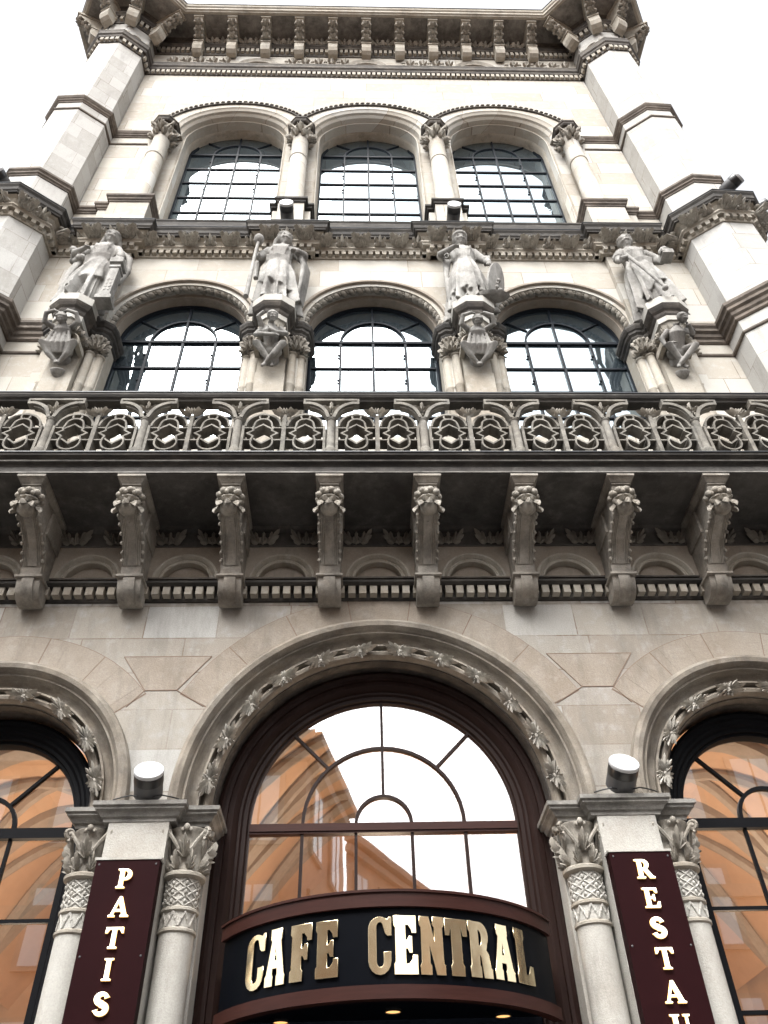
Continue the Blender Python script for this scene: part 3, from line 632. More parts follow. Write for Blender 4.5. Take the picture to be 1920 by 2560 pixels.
# string courses: main mouldings
def string(path, z, name='string_course', m='brown', prof=None):
    pr = prof or [(-.03, .03), (.02, .03), (.03, .07), (.06, .10), (.065, .14), (.09, .17), (.115, .23), (.115, .26), (-.03, .27)]
    return MB().run(path, [(o_, z+h) for o_, h in pr]).build(name, m, BLD)
thin = [(-.03, 0), (.02, 0), (.035, .02), (.035, .06), (-.03, .065)]
for s in (-1, 1):
    def half(P, xin):
        q = [(x, y) for x, y in P if x < 0]; q = q+[(-xin, 0)]
        return q if s < 0 else [(-x, y) for x, y in reversed(q)]
    wpL = half(PL, 5.95); wpU = half(PU, 5.87)
    string(wpL, 14.60, prof=[(-.03, 0), (.02, 0), (.05, .03), (.05, .10), (.09, .14), (.10, .22), (.15, .26), (.15, .33), (.19, .38), (.19, .46), (-.03, .47)])
    string(wpL, 14.20, prof=thin)
    # upper strings
    string(wpU, 24.05); string(wpU, 23.62, prof=thin)
    q = half(PU, 6.3)
    q = q+[(-6.3, -.10), (-5.98, -.10), (-5.98, -.30), (-5.08, -.30), (-5.08, .301)] if s < 0 else [(5.08, .301), (5.08, -.30), (5.98, -.30), (5.98, -.10), (6.3, -.10)]+q
    string(q, 19.72, prof=[(-.03, 0), (.02, 0), (.03, .04), (.06, .07), (.06, .12), (.10, .17), (.10, .24), (-.03, .25)])
    x0, x1 = (-5.98, -5.08) if s < 0 else (5.08, 5.98)
    MB().box(x0, x1, -.30, .30, 18.6, 19.95).build('column_plinth', 'wallup', BLD)
    x0, x1 = (-6.3, -5.98) if s < 0 else (5.98, 6.3)
    MB().box(x0, x1, -.10, .30, 18.6, 19.95).build('column_plinth', 'wallup', BLD)
# ------------------------------------------------------------------ main cornice above the statues
jx = [(-6.9, 0), (-6.15, 0), (-6.15, -.17), (-5.05, -.17), (-5.05, 0), (-2.38, 0), (-2.38, -.17), (-1.25, -.17), (-1.25, 0)]
PC = PL[:5]+jx+[(-x, y) for x, y in reversed(jx)]+[(-x, y) for x, y in reversed(PL[:5])]
mc = MB().run(PC, [(-.05, 17.72), (.03, 17.72), (.04, 17.75), (.04, 17.89), (.12, 17.895), (.13, 17.93), (.16, 17.96), (.155, 18.0), (.10, 18.02), (.10, 18.10), (.15, 18.19), (.22, 18.235), (-.05, 18.235)]).build('main_cornice', 'stone', BLD)
MB().blocks(PC, .1445, .092, .035, .125, 17.762, 17.885).build('dentils', 'stone', mc)
MB().run(PC, [(-.05, 18.236), (.27, 18.236), (.275, 18.27), (.30, 18.30), (.305, 18.40), (.34, 18.46), (.34, 18.50), (-.05, 18.52)]).build('corona', 'crust', mc)
MB().run(PC, [(-.05, 18.52), (.35, 18.502), (.355, 18.515), (-.05, 18.57)]).build('lead_edge', 'lead', mc)
lvA = MB(); lvB = MB()
for an, s_ in ((0, .20), (-40, .22), (40, .22), (-72, .25), (72, .25), (-100, .2), (100, .2)):
    lf_leaf(lvA, Matrix.Rotation(radians(an), 4, 'Y') @ Matrix.Rotation(radians(24), 4, 'X') @ Matrix.Scale(s_, 4), .62, 1, 5, .3, .55)
lvA.ball((0, -.09, .07), (.045, .045, .07), 7, 5); lvA.ball((-.13, -.11, .15), (.05, .05, .03), 6, 4); lvA.ball((.13, -.11, .15), (.05, .05, .03), 6, 4)
for an, s_ in ((0, .2), (-50, .18), (50, .18)):
    lf_leaf(lvB, Matrix.Rotation(radians(an), 4, 'Y') @ Matrix.Rotation(radians(24), 4, 'X') @ Matrix.Scale(s_, 4), .7, 1, 3, .3, .5)
for e in (-1, 1): lvB.ball((e*.06, -.06, .03), (.055, .05, .05), 7, 5)
oA = lvA.build('acanthus_leaf', 'leafst', mc, auto=40); oB = lvB.build('palmette', 'leafst', mc, auto=40)
fA = fB = True
Pp = [Vector(p) for p in PC]
for a, b_ in zip(Pp, Pp[1:]):
    L = (b_-a).length
    if L < .3 or a.y > 1 or b_.y > 1: continue
    d = (b_-a)/L; nr = Vector((d.y, -d.x)); n = max(1, round(L/.42)); st = L/n; rz = atan2(d.y, d.x)
    for i in range(n):
        c = a+d*((i+.5)*st)+nr*.10
        M = Matrix.Translation((c.x, c.y, 18.02)) @ Matrix.Rotation(rz, 4, 'Z') @ Matrix.Diagonal((1.22, 1.4, 1.05, 1))
        if i % 2 == 0:
            if fA: oA.matrix_local = M; fA = False
            else: inst(oA, M=M)
        else:
            if fB: oB.matrix_local = M; fB = False
            else: inst(oB, M=M)
# sill band of the top windows
MB().run([(-5.07, 0), (5.07, 0)], [(-.35, 18.56), (.13, 18.56), (.13, 18.62), (.085, 18.66), (.085, 18.95), (.10, 18.97), (.10, 19.02), (-.35, 19.04)]).build('window_sill', 'crust', BLD)
MB().run([(-5.07, 0), (5.07, 0)], [(-.40, 19.04), (.05, 19.045), (.05, 19.30), (.07, 19.33), (.07, 19.38), (-.40, 19.42)]).build('window_sill', 'crust', BLD)
for s in (-1, 1):
    c = s*1.82
    MB().box(c-.44, c+.44, -.165, .30, 18.6, 19.62).build('column_plinth', 'wallup', BLD)
    MB().box(c-.30, c+.30, -.32, .298, 18.6, 19.74).build('column_plinth', 'wallup', BLD)
    pr = [(-.02, 0), (.03, 0), (.04, .05), (.08, .08), (.08, .15), (-.02, .16)]
    MB().run([(c-.44, .30), (c-.44, -.17), (c-.30, -.17), (c-.30, -.325), (c+.30, -.325), (c+.30, -.17), (c+.44, -.17), (c+.44, .30)], [(o_, 19.73+h) for o_, h in pr]).build('plinth_cap', 'crust', BLD)
    MB().box(c-.43, c+.43, -.16, .30, 19.74, 19.885).build('plinth_cap', 'crust', BLD); 
# ------------------------------------------------------------------ piano nobile windows
rp = [(1.53, .05), (1.53, -.045), (1.50, -.065), (1.455, -.06), (1.448, -.02), (1.448, .06), (1.45, .17), (1.30, .26), (1.30, .235), (1.275, .235), (1.268, .52), (1.53, .52)]
am = MB().arch(rp, 0, PZ, bottom=14.95, n=44).build('arch_moulding', 'vous', BLD, auto=35)
rope = MB(); nb = 24; R0, Y0 = 1.375, .105
rings = []
for i in range(nb*8+1):
    a = pi*i/(nb*8); ring = []
    for j in range(12):
        t = 2*pi*j/12; ph = (i/8.0 - t/(2*pi)*1.0) % 1.0
        rr = .086*(1-.60*max(0, 1-abs(ph-.5)/.27)); r = R0+rr*cos(t); ring.append((r*cos(a), Y0+rr*sin(t), PZ+r*sin(a)))
    rings.append(ring)
rope.loft(rings)
rp_o = rope.build('rope_moulding', 'carve', am, auto=60)
bd = MB()
for j in range(7, 12):
    t = 2*pi*j/12; a = pi*(.5+j/12.0)/nb; r = R0+.062*cos(t); bd.ball((r*cos(a), Y0+.062*sin(t), r*sin(a)), .024, 6, 4)
bd0 = bd.build('bead_row', 'carve', am, auto=60); bd0.location = (0, 0, PZ)
for i in range(1, nb-1): inst(bd0, M=Matrix.Translation((0, 0, PZ)) @ Matrix.Rotation(-pi*i/nb, 4, 'Y'))
am.location = (PN[0], 0, 0)
for c in PN[1:]: inst(am, (c, 0, 0))
pf = [(1.275, .44), (1.235, .43), (1.225, .47), (1.215, .47), (1.215, .56), (1.275, .56)]
wn = MB().arch(pf, 0, PZ, bottom=11.9, n=40).build('arched_window', 'steel', BLD, auto=30)
b = MB(); b.box(-1.22, 1.22, .455, .53, PZ-.035, PZ+.035)
for z in (14.46, 13.72, 12.98, 12.24): b.box(-1.22, 1.22, .472, .515, z-.024, z+.024)
b.strip([(0, PZ+.03), (0, PZ+1.22)], .042, .465, .52); b.strip([(0, PZ-.03), (0, 11.9)], .05, .465, .52)
b.strip([(.65*cos(pi*i/20), PZ+.02+.70*sin(pi*i/20)) for i in range(21)], .042, .462, .52)
for s in (-1, 1):
    b.strip([(s*.65, PZ-.03), (s*.65, 11.9)], .048, .465, .52); q = radians(42)
    b.strip([(s*.56, PZ+.46), (s*1.0, PZ+.77)], .022, .475, .51)
    for z in (14.85, 14.05): b.ball((s*.65-.035, .47, z), .028, 6, 5)
b.build('glazing_bars', 'steel', wn, auto=40)
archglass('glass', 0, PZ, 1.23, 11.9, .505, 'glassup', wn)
wn.location = (PN[0], 0, 0)
for c in PN[1:]: inst(wn, (c, 0, 0))
# ------------------------------------------------------------------ piers of the piano nobile with consoles
def pn_pier():
    pil = MB()
    pil.box(-.25, .25, -.17, .10, 10, 14.75); pil.box(-.265, .265, -.19, .0, 10, 13.42)
    root = pil.build('pier', 'stone', BLD)
    for s in (-1, 1):
        for x, y, r in ((.345, -.02, .085), (.50, .07, .085)):
            M_ = T(s*x, y, 0)
            MB().lathe([(r, 10), (r*1.0, 13.2), (r*1.12, 13.22), (r*1.12, 13.25), (r, 13.27), (r*.97, 14.12), (r*1.25, 14.14), (r*1.25, 14.17), (r, 14.19)], 14, M=M_).build('column_shaft', 'stone', root, auto=40)
        MB().box(min(s*.25, s*.60), max(s*.25, s*.60), .09, .40, 10, 14.75).build('pier_return', 'stone', root)
        cp = MB()
        cp.lathe([(.085, 14.18), (.10, 14.35), (.15, 14.56), (.17, 14.6)], 12, M=T(s*.42, -.0, 0))
        for i in range(7):
            a = -pi/2+(i-3)*.5
            for z, sc, ph in ((14.19, .20, 0), (14.36, .19, .25)):
                M = Matrix.Translation((s*.42, .0, z)) @ Matrix.Rotation(a+ph+pi/2, 4, 'Z') @ Matrix.Translation((0, -.115, 0)) @ Matrix.Rotation(radians(10), 4, 'X') @ Matrix.Scale(sc, 4)
                lf_leaf(cp, M, .8, 1, 3, .3, .3)
                cp.ball((s*.42+.15*cos(a+ph), .15*sin(a+ph), z+sc*.85), (.04, .04, .03), 6, 4)
            cp.ball((s*.42+.17*cos(a), .17*sin(a), 14.54), .045, 7, 5)
        cp.build('capital', 'carve', root, auto=45)
    # dark moulding that snakes over capitals and slab
    ab = MB(); path = [(-.63, .45), (-.63, .02), (-.60, -.10), (-.50, -.17), (-.38, -.17), (-.33, -.22), (-.33, -.26), (.33, -.26), (.33, -.22), (.38, -.17), (.50, -.17), (.60, -.10), (.63, .02), (.63, .45)]
    ab.run(path, [(-.12, 14.60), (-.02, 14.60), (0, 14.64), (.0, 14.68), (.04, 14.72), (.045, 14.78), (.07, 14.80), (.10, 14.87), (.10, 14.93), (-.12, 14.94)])
    ab.box(-.52, .52, -.15, .1, 14.602, 14.935)
    ab.build('capital_cornice', 'crust', root)
    # console: octagonal slab, leaf row, hood
    def octs(ap, yb): h = ap*.414; return [(-ap, yb), (-ap, -ap+h+OY), (-h, -ap*1.0+OY-.0), (h, -ap+OY), (ap, -ap+h+OY), (ap, yb)]
    OY = -.42
    co = MB()
    def sec(ap, z): return [(x, y, z) for x, y in octs(ap, .0)]
    co.loft([sec(.395, 14.802), sec(.395, 15.00), sec(.385, 15.02)])
    co.loft([sec(.265, 14.42), sec(.265, 14.56)])
    root2 = co.build('statue_console', 'pale', root)
    cm = MB()
    cm.loft([sec(.27, 14.561), sec(.29, 14.60), sec(.30, 14.66), sec(.34, 14.70), sec(.375, 14.76), sec(.39, 14.80)], cap=True)
    cm.build('console_moulding', 'soot_shade', root)
    lr = MB(); lr.loft([sec(.16, 14.12), sec(.20, 14.30), sec(.235, 14.42)])
    for i in range(9):
        a = -pi/2+(i-4)*.42
        for z, rr, sc in ((14.17, .10, .20), ):
            M = Matrix.Translation((0, OY+.10, z)) @ Matrix.Rotation(a+pi/2, 4, 'Z') @ Matrix.Translation((0, -rr-.08, 0)) @ Matrix.Rotation(radians(14), 4, 'X') @ Matrix.Scale(sc, 4)
            lf_leaf(lr, M, .75, 1, 5, .35, .3)
        lr.ball((.23*cos(a), OY+.10+.23*sin(a), 14.36), (.05, .05, .045), 7, 5)
        lr.ball((.20*cos(a+.2), OY+.10+.20*sin(a+.2), 14.25), (.04, .04, .05), 7, 5)
    lr.build('leaf_row', 'carve', root, auto=45)
    hd = MB(); hd.arch([(.28, -.50), (.31, -.48), (.31, -.17), (.22, -.17), (.22, -.44), (.25, -.46)], 0, 13.94, bottom=13.88, n=18)
    hd.build('niche_hood', 'stone', root, auto=35)
    return root
pier = pn_pier(); pier.location = (-1.86, 0, 0)
for x in (1.90, -5.60, 5.60): inst(pier, (x, 0, 0))
for s in (-1, 1): MB().box(min(s*5.87, s*6.12), max(s*5.87, s*6.12), -.10, .0, 9.98, 14.2).build('pilaster', 'wallup', BLD)
for s in (-1, 1): MB().box(min(s*5.15, s*6.0), max(s*5.15, s*6.0), -.13, .02, 14.9, 17.75).build('pilaster', 'wallup', BLD)
# ------------------------------------------------------------------ top floor windows
rp = [(1.70, -.002), (1.66, -.004), (1.64, .02), (1.60, .035), (1.55, .06), (1.53, .12), (1.50, .14), (1.46, .18), (1.44, .30), (1.70, .30)]
ta = MB().arch(rp, 0, 24.70, n=44).build('arch_moulding', 'wallup', BLD, auto=35)
MB().arch([(1.42, .30), (1.405, .285), (1.39, .31), (1.40, .36), (1.375, .42), (1.395, .50), (1.36, .56), (1.34, .62), (1.345, .80), (1.45, .80), (1.45, .30)], 0, 24.72, bottom=19.44, n=44).build('reveal', 'stone', ta, auto=35)
ta.location = (TF[0], 0, 0)
for c in TF[1:]: inst(ta, (c, 0, 0))
hb = MB(); R1 = 2.10; zc = 24.48
for ci, c in enumerate(TF):
    lo = radians(62) if ci < 2 else radians(25); 
    a0 = math.acos(min(1, (1.855)/R1)) if ci < 2 else radians(14); a1 = pi-(math.acos(1.855/R1) if ci > 0 else radians(14))
    n = 30; hb.strip([(c+R1*cos(a0+(a1-a0)*i/n), zc+R1*sin(a0+(a1-a0)*i/n)) for i in range(n+1)], .045, -.05, .02)
    k = int((a1-a0)*R1/.155)
    for i in range(k):
        a = a0+(a1-a0)*(i+.5)/k; r = R1+.055
        M = Matrix.Translation((c+r*cos(a), -.035, zc+r*sin(a))) @ Matrix.Rotation(-(a-pi/2), 4, 'Y')
        hb.ball((0, 0, 0), (.06, .055, .05), 7, 5, M=M); hb.ball((.045, -.02, .01), (.025, .03, .025), 6, 4, M=M)
hb.build('hood_moulding', 'soot_shade', BLD, auto=50)
pf = [(1.345, .74), (1.325, .74), (1.315, .76), (1.305, .76), (1.305, .85), (1.345, .85)]
wt = MB().arch(pf, 0, 24.80, bottom=19.44, n=40).build('arched_window', 'steel', BLD, auto=30)
b = MB(); b.box(-1.31, 1.31, .765, .83, 24.86, 24.94)
for z in (24.0, 23.15, 22.30, 21.46, 20.6, 19.8): b.box(-1.31, 1.31, .772, .82, z-.03, z+.03)
b.strip([(.67*cos(pi*i/16), 24.92+.66*sin(pi*i/16)) for i in range(17)], .045, .772, .82)
b.strip([(0, 24.92), (0, 26.1)], .045, .77, .82); b.strip([(0, 24.87), (0, 19.44)], .05, .77, .83)
for s in (-1, 1):
    b.strip([(s*.67, 24.87), (s*.67, 19.44)], .042, .77, .83); b.strip([(s*.5, 25.4), (s*.95, 25.75)], .028, .775, .82)
    for z in (24.4, 23.6, 22.75): b.ball((s*.67-.035, .77, z), .03, 6, 5)
b.build('glazing_bars', 'steel', wt, auto=40)
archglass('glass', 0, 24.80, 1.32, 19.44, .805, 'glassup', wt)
wt.location = (TF[0], 0, 0)
for c in TF[1:]: inst(wt, (c, 0, 0))
# columns of the top floor
sh = MB(); n = 40
rings = []
for z, fl_ in ((19.92, 0), (20.02, 0), (20.06, 0), (22.72, 0), (22.74, 1), (23.66, 1), (23.70, 0), (23.78, 0)):
    rings.append([((.235 - (.018 if (fl_ and j % 2) else 0) + (.035 if z < 20.03 else 0) - (z-20)*.004)*cos(2*pi*j/n), (.235 - (.018 if (fl_ and j % 2) else 0) + (.035 if z < 20.03 else 0) - (z-20)*.004)*sin(2*pi*j/n), z) for j in range(n)])
sh.loft(rings)
sh.lathe([(.225, 22.66), (.245, 22.68), (.245, 22.72), (.225, 22.74)], 20)
s1 = sh.build('column', 'wallup', BLD, auto=50)
c2 = abacus_leafcap(.225, .27, .78, 5); c2.build('capital', 'carve', s1, M=T(0, 0, 23.76), auto=45)
MB().loft([[(r*cos(pi/4+.0+2*pi*j/8+pi/8), r*sin(pi/4+2*pi*j/8+pi/8), z) for j in range(8)] for r, z in ((.33, 24.53), (.36, 24.57), (.37, 24.63), (.40, 24.66), (.40, 24.70))]).build('abacus', 'soot_shade', s1)
s1.location = (-5.53, -.02, 0)
for x in (-1.82, 1.85, 5.53): inst(s1, (x, -.02, 0))
# ------------------------------------------------------------------ top entablature
wT = PU
mc = MB().run(wT, [(-.05, 28.88), (.03, 28.88), (.035, 29.12), (.10, 29.13), (.12, 29.18), (.12, 29.25), (.16, 29.30), (.165, 29.45), (.18, 29.50), (.18, 29.54), (-.05, 29.56)]).build('frieze_course', 'soot_shade', BLD)
MB().blocks(wT, .155, .10, .03, .10, 28.92, 29.115).build('dentils', 'stone', mc)
fz = MB()
for c in (-3.45, .02, 3.50):     # medallions
    fz.arch([(.74, .02), (.74, -.06), (.68, -.09), (.62, -.06), (.56, -.03), (.54, -.06), (.50, -.05), (.48, .02)], c, 29.62, n=28)
x = -6.35
while x < 6.4:
    if min(abs(x-c) for c in (-3.45, .02, 3.50)) > .85:
        fz.strip([(x+.15*cos(pi*i/8), 29.72+.3*sin(pi*i/8)) for i in range(9)], .06, -.05, .02)
        fz.ball((x, -.03, 30.2), (.07, .05, .08), 7, 5); fz.ball((x+.21, -.03, 29.75), (.06, .05, .1), 7, 5)
        lf_leaf(fz, Matrix.Translation((x+.21, -.03, 29.95)) @ Matrix.Scale(.3, 4), .9, 1, 3, .2, .3)
    x += .42
for sx in (-1, 1):
    for (cx_, cy_, rz) in ((-7.77, -.885, 0), (-7.175, -.70, radians(35)), (-8.29, -.635, radians(-48))):
        M = Matrix.Translation((sx*-cx_ if sx > 0 else cx_, cy_, 0)) @ Matrix.Rotation(-rz if sx > 0 else rz, 4, 'Z')
        q = MB(); q.arch([(.22, .02), (.22, -.06), (.16, -.08), (.12, .02)], 0, 29.75, n=12)
        q.ball((-.3, -.02, 29.9), (.05, .05, .15), 6, 5); q.ball((.3, -.02, 29.9), (.05, .05, .15), 6, 5)
        fz.add(q.v, q.f, M)
fz.build('carved_frieze', 'carve', BLD, auto=40)
m2 = MB().run(wT, [(-.05, 30.72), (.03, 30.72), (.05, 30.80), (.05, 31.12), (.14, 31.14), (.16, 31.20), (.20, 31.24), (.20, 31.34), (.14, 31.36), (.14, 31.70), (.22, 31.78), (-.05, 31.80)]).build('frieze_course', 'soot_shade', BLD)
MB().blocks(wT, .16, .10, .045, .135, 30.84, 31.11).build('dentils', 'stone', m2)
EV = mir([(-9.2, 4), (-9.42, -.42), (-8.5, -1.9), (-6.95, -2.0), (-5.92, -.97)])
MB().loft([[(x, y, 31.80) for x, y in EV], [(x, y, 31.95) for x, y in EV]]).build('eaves_soffit', 'grey', BLD)
ev = MB().run(EV, [(-.06, 31.79), (.02, 31.79), (.03, 31.83), (.08, 31.86), (.08, 31.98), (.12, 32.02), (.14, 32.12), (-.06, 32.14)]).build('eaves_cornice', 'stone', BLD)
MB().run(EV, [(-.3, 32.13), (.16, 32.13), (.16, 32.16), (-.3, 32.2)]).build('gutter_edge', 'lead', ev)
br = MB()
br.prism_x([(-.05, 30.42), (-.20, 30.42), (-.30, 30.50), (-.36, 30.66), (-.36, 30.98), (-.05, 30.98)], -.15, .15)
br.box(-.17, .17, -.39, -.05, 30.98, 31.05)
br.prism_x([(-.05, 31.05), (-.34, 31.05), (-.42, 31.25), (-.60, 31.42), (-.80, 31.55), (-.86, 31.68), (-.05, 31.68)], -.125, .125)
br.box(-.16, .16, -.90, -.05, 31.68, 31.80)
bk = br.build('eaves_bracket', 'stone', BLD)
l = MB()
for y, z, s in ((-.40, 31.12, .26), (-.52, 31.28, .26), (-.68, 31.40, .28)):
    for a in (-40, 0, 40):
        lf_leaf(l, Matrix.Translation((0, y, z)) @ Matrix.Rotation(radians(a), 4, 'Y') @ Matrix.Rotation(radians(42), 4, 'X') @ Matrix.Scale(s*.8, 4), .7, 1, 3, .35, .2)
for s in (-1, 1):
    for y, z in ((-.45, 31.15), (-.6, 31.32), (-.78, 31.48)): l.ball((s*.11, y, z), (.06, .06, .06), 6, 5)
l.build('bracket_leaf', 'carve', bk, auto=45)
l = MB()
bx = [(-5.46+i*1.095) for i in range(11)]
for i in range(10):
    for t in (.34, .66):
        x = bx[i]+1.095*t
        for a in (-60, 0, 60): lf_leaf(l, Matrix.Translation((x, -.16, 31.38)) @ Matrix.Rotation(radians(a), 4, 'Y') @ Matrix.Rotation(radians(12), 4, 'X') @ Matrix.Scale(.27, 4), .9, 1, 3, .2, .3)
l.build('carved_leaves', 'carve', m2, auto=45)
bk.location = (bx[0], -.0, 0)
for x in bx[1:]: inst(bk, (x, 0, 0))
for sx in (-1, 1):
    for (x, y, ang) in ((-8.5, -.40, -66), (-8.08, -.87, -24), (-7.46, -.90, 20), (-6.89, -.50, 65)):
        M = Matrix.Translation((x if sx < 0 else -x, y+.02, 0)) @ Matrix.Rotation(radians(ang if sx < 0 else -ang), 4, 'Z') @ Matrix.Diagonal((1.1, 1.12, 1, 1))
        inst(bk, M=M)
# low chimney blocks on the roof edge
for x in (-4.6, -3.4, -1.0, 1.2, 3.6): MB().box(x-.35, x+.35, -.95, -.6, 32.15, 32.42).build('roof_block', 'lead', BLD)

# ================================================================== THINGS ON AND IN FRONT OF THE FACADE
# ------------------------------------------------------------------ glyphs: outlines in a unit-high cell
def arcp(cx, cy, rx, ry, a0, a1, n=8): return [(cx+rx*cos(radians(a0+(a1-a0)*i/n)), cy+ry*sin(radians(a0+(a1-a0)*i/n))) for i in range(n+1)]
def western():
    G = {}
    # cell width .62, height 1; heavy slab letters with spurs
    G['C'] = (.60, [arcp(.29, .77, .29, .22, 60, 180)+arcp(.29, .23, .29, .23, 180, 360)+[(.58, .38), (.40, .38), (.40, .26)]+arcp(.30, .22, .10, .10, 0, -180)+arcp(.30, .80, .10, .10, 180, 45)+[(.44, .70), (.50, .66), (.60, .66), (.60, .98), (.54, .98), (.50, .94)]])
    G['A'] = (.66, [[(0, 0), (.26, 0), (.26, .16), (.235, .19), (.245, .30), (.40, .30), (.41, .19), (.385, .16), (.385, 0), (.66, 0), (.66, .16), (.62, .20), (.50, .78), (.52, .82), (.52, 1), (.15, 1), (.15, .82), (.19, .78), (.04, .20), (0, .16)], [(.275, .44), (.325, .70), (.375, .44)]])
    G['F'] = (.62, [[(0, 0), (.36, 0), (.36, .17), (.32, .21), (.32, .43), (.38, .43), (.42, .36), (.50, .36), (.50, .64), (.42, .64), (.38, .57), (.32, .57), (.32, .84), (.40, .84), (.48, .76), (.50, .70), (.62, .70), (.62, 1), (0, 1), (0, .83), (.04, .79), (.04, .21), (0, .17)]])
    G['E'] = (.64, [[(0, 0), (.64, 0), (.64, .32), (.52, .32), (.50, .25), (.42, .17), (.32, .17), (.32, .43), (.38, .43), (.42, .36), (.50, .36), (.50, .64), (.42, .64), (.38, .57), (.32, .57), (.32, .84), (.40, .84), (.48, .76), (.50, .70), (.62, .70), (.62, 1), (0, 1), (0, .83), (.04, .79), (.04, .21), (0, .17)]])
    G['N'] = (.68, [[(0, 0), (.30, 0), (.30, .15), (.26, .19), (.26, .56), (.44, .0), (.68, 0), (.68, .15), (.64, .19), (.64, .81), (.68, .85), (.68, 1), (.38, 1), (.38, .85), (.42, .81), (.42, .50), (.27, 1), (0, 1), (0, .85), (.04, .81), (.04, .19), (0, .15)]])
    G['T'] = (.62, [[(.13, 0), (.49, 0), (.49, .17), (.45, .21), (.45, .84), (.47, .84), (.51, .70), (.62, .70), (.62, 1), (0, 1), (0, .70), (.11, .70), (.15, .84), (.17, .84), (.17, .21), (.13, .17)]])
    G['R'] = (.70, [[(0, 0), (.34, 0), (.34, .17), (.31, .21), (.31, .42), (.37, .36), (.42, 0), (.70, 0), (.70, .16), (.66, .18), (.62, .42), (.55, .49)]+arcp(.38, .75, .26, .25, -35, 90)+[(0, 1), (0, .83), (.04, .79), (.04, .21), (0, .17)], [(.31, .56), (.31, .85)]+arcp(.33, .705, .09, .145, 80, -80)])
    G['L'] = (.62, [[(0, 0), (.62, 0), (.62, .34), (.50, .34), (.46, .22), (.40, .17), (.32, .17), (.32, .79), (.36, .83), (.36, 1), (0, 1), (0, .83), (.04, .79), (.04, .21), (0, .17)]])
    return G
def roman():
    G = {}
    G['P'] = (.66, [[(0, 0), (.36, 0), (.36, .05), (.27, .08), (.27, .42)]+arcp(.34, .71, .28, .29, -90, 90, 10)+[(0, 1), (0, .95), (.10, .92), (.10, .08), (0, .05)], [(.27, .50), (.27, .92)]+arcp(.31, .71, .14, .21, 90, -90)])
    G['R'] = (.80, [[(0, 0), (.36, 0), (.36, .05), (.27, .08), (.27, .45), (.33, .45), (.58, 0), (.80, 0), (.80, .05), (.72, .08), (.50, .47)]+arcp(.34, .73, .27, .27, -55, 90, 10)+[(0, 1), (0, .95), (.10, .92), (.10, .08), (0, .05)], [(.27, .53), (.27, .92)]+arcp(.31, .725, .13, .195, 90, -90)])
    G['A'] = (.86, [[(0, 0), (.27, 0), (.27, .05), (.18, .08), (.24, .27), (.53, .27), (.59, .08), (.52, .05), (.52, 0), (.86, 0), (.86, .05), (.78, .08), (.48, 1), (.39, 1), (.09, .08), (0, .05)], [(.26, .35), (.385, .76), (.51, .35)]])
    G['T'] = (.76, [[(.20, 0), (.56, 0), (.56, .05), (.465, .08), (.465, .92), (.60, .92), (.69, .74), (.76, .74), (.74, 1), (.02, 1), (0, .74), (.07, .74), (.16, .92), (.295, .92), (.295, .08), (.20, .05)]])
    G['I'] = (.36, [[(0, 0), (.36, 0), (.36, .05), (.265, .08), (.265, .92), (.36, .95), (.36, 1), (0, 1), (0, .95), (.095, .92), (.095, .08), (0, .05)]])
    G['E'] = (.68, [[(0, 0), (.66, 0), (.68, .28), (.61, .28), (.52, .08), (.27, .08), (.27, .47), (.40, .47), (.44, .36), (.49, .36), (.49, .66), (.44, .66), (.40, .55), (.27, .55), (.27, .92), (.50, .92), (.58, .76), (.64, .76), (.63, 1), (0, 1), (0, .95), (.10, .92), (.10, .08), (0, .05)]])
    G['U'] = (.80, [[(0, 1), (0, .95), (.10, .92), (.10, .30)]+arcp(.40, .30, .30, .31, 180, 360, 12)+[(.70, .92), (.80, .95), (.80, 1), (.54, 1), (.54, .95), (.62, .92), (.62, .30)]+arcp(.44, .30, .17, .22, 0, -180, 10)+[(.27, .92), (.36, .95), (.36, 1)]])
    cl = arcp(.30, .735, .205, .205, 12, 262, 16)+arcp(.30, .265, .215, .205, 82, -168, 16)
    Lf = []; Rt = []; n_ = len(cl)
    for q in range(n_):
        a_ = cl[max(0, q-1)]; b_ = cl[min(n_-1, q+1)]; d_ = Vector((b_[0]-a_[0], b_[1]-a_[1])).normalized(); u_ = q/(n_-1)
        wd_ = .055+.075*(1-abs(u_-.5)*2)**.8 + (.035 if q in (0, n_-1) else 0)
        Lf.append((cl[q][0]-d_.y*wd_, cl[q][1]+d_.x*wd_)); Rt.append((cl[q][0]+d_.y*wd_, cl[q][1]-d_.x*wd_))
    S_ = Lf+Rt[::-1]
    G['S'] = (.60, [S_])
    return G
def glyph_mesh(polys, h, depth, bev=0.0, wscale=1.0):
    cu = bpy.data.curves.new('letter', 'CURVE'); cu.dimensions = '2D'; cu.fill_mode = 'BOTH'; cu.extrude = depth/2; cu.bevel_depth = bev; cu.bevel_resolution = 1
    for poly in polys:
        sp = cu.splines.new('POLY'); sp.points.add(len(poly)-1); sp.use_cyclic_u = True
        for p, (x, z) in zip(sp.points, poly): p.co = (x*h*wscale, z*h, 0, 1)
    ob = bpy.data.objects.new('letter', cu); COL.objects.link(ob); dg = bpy.context.evaluated_depsgraph_get()
    me = bpy.data.meshes.new_from_object(ob.evaluated_get(dg)); bpy.data.objects.remove(ob); bpy.data.curves.remove(cu)
    for v in me.vertices: x, z, d = v.co; v.co = (x, -d, z)
    me.materials.clear(); return me
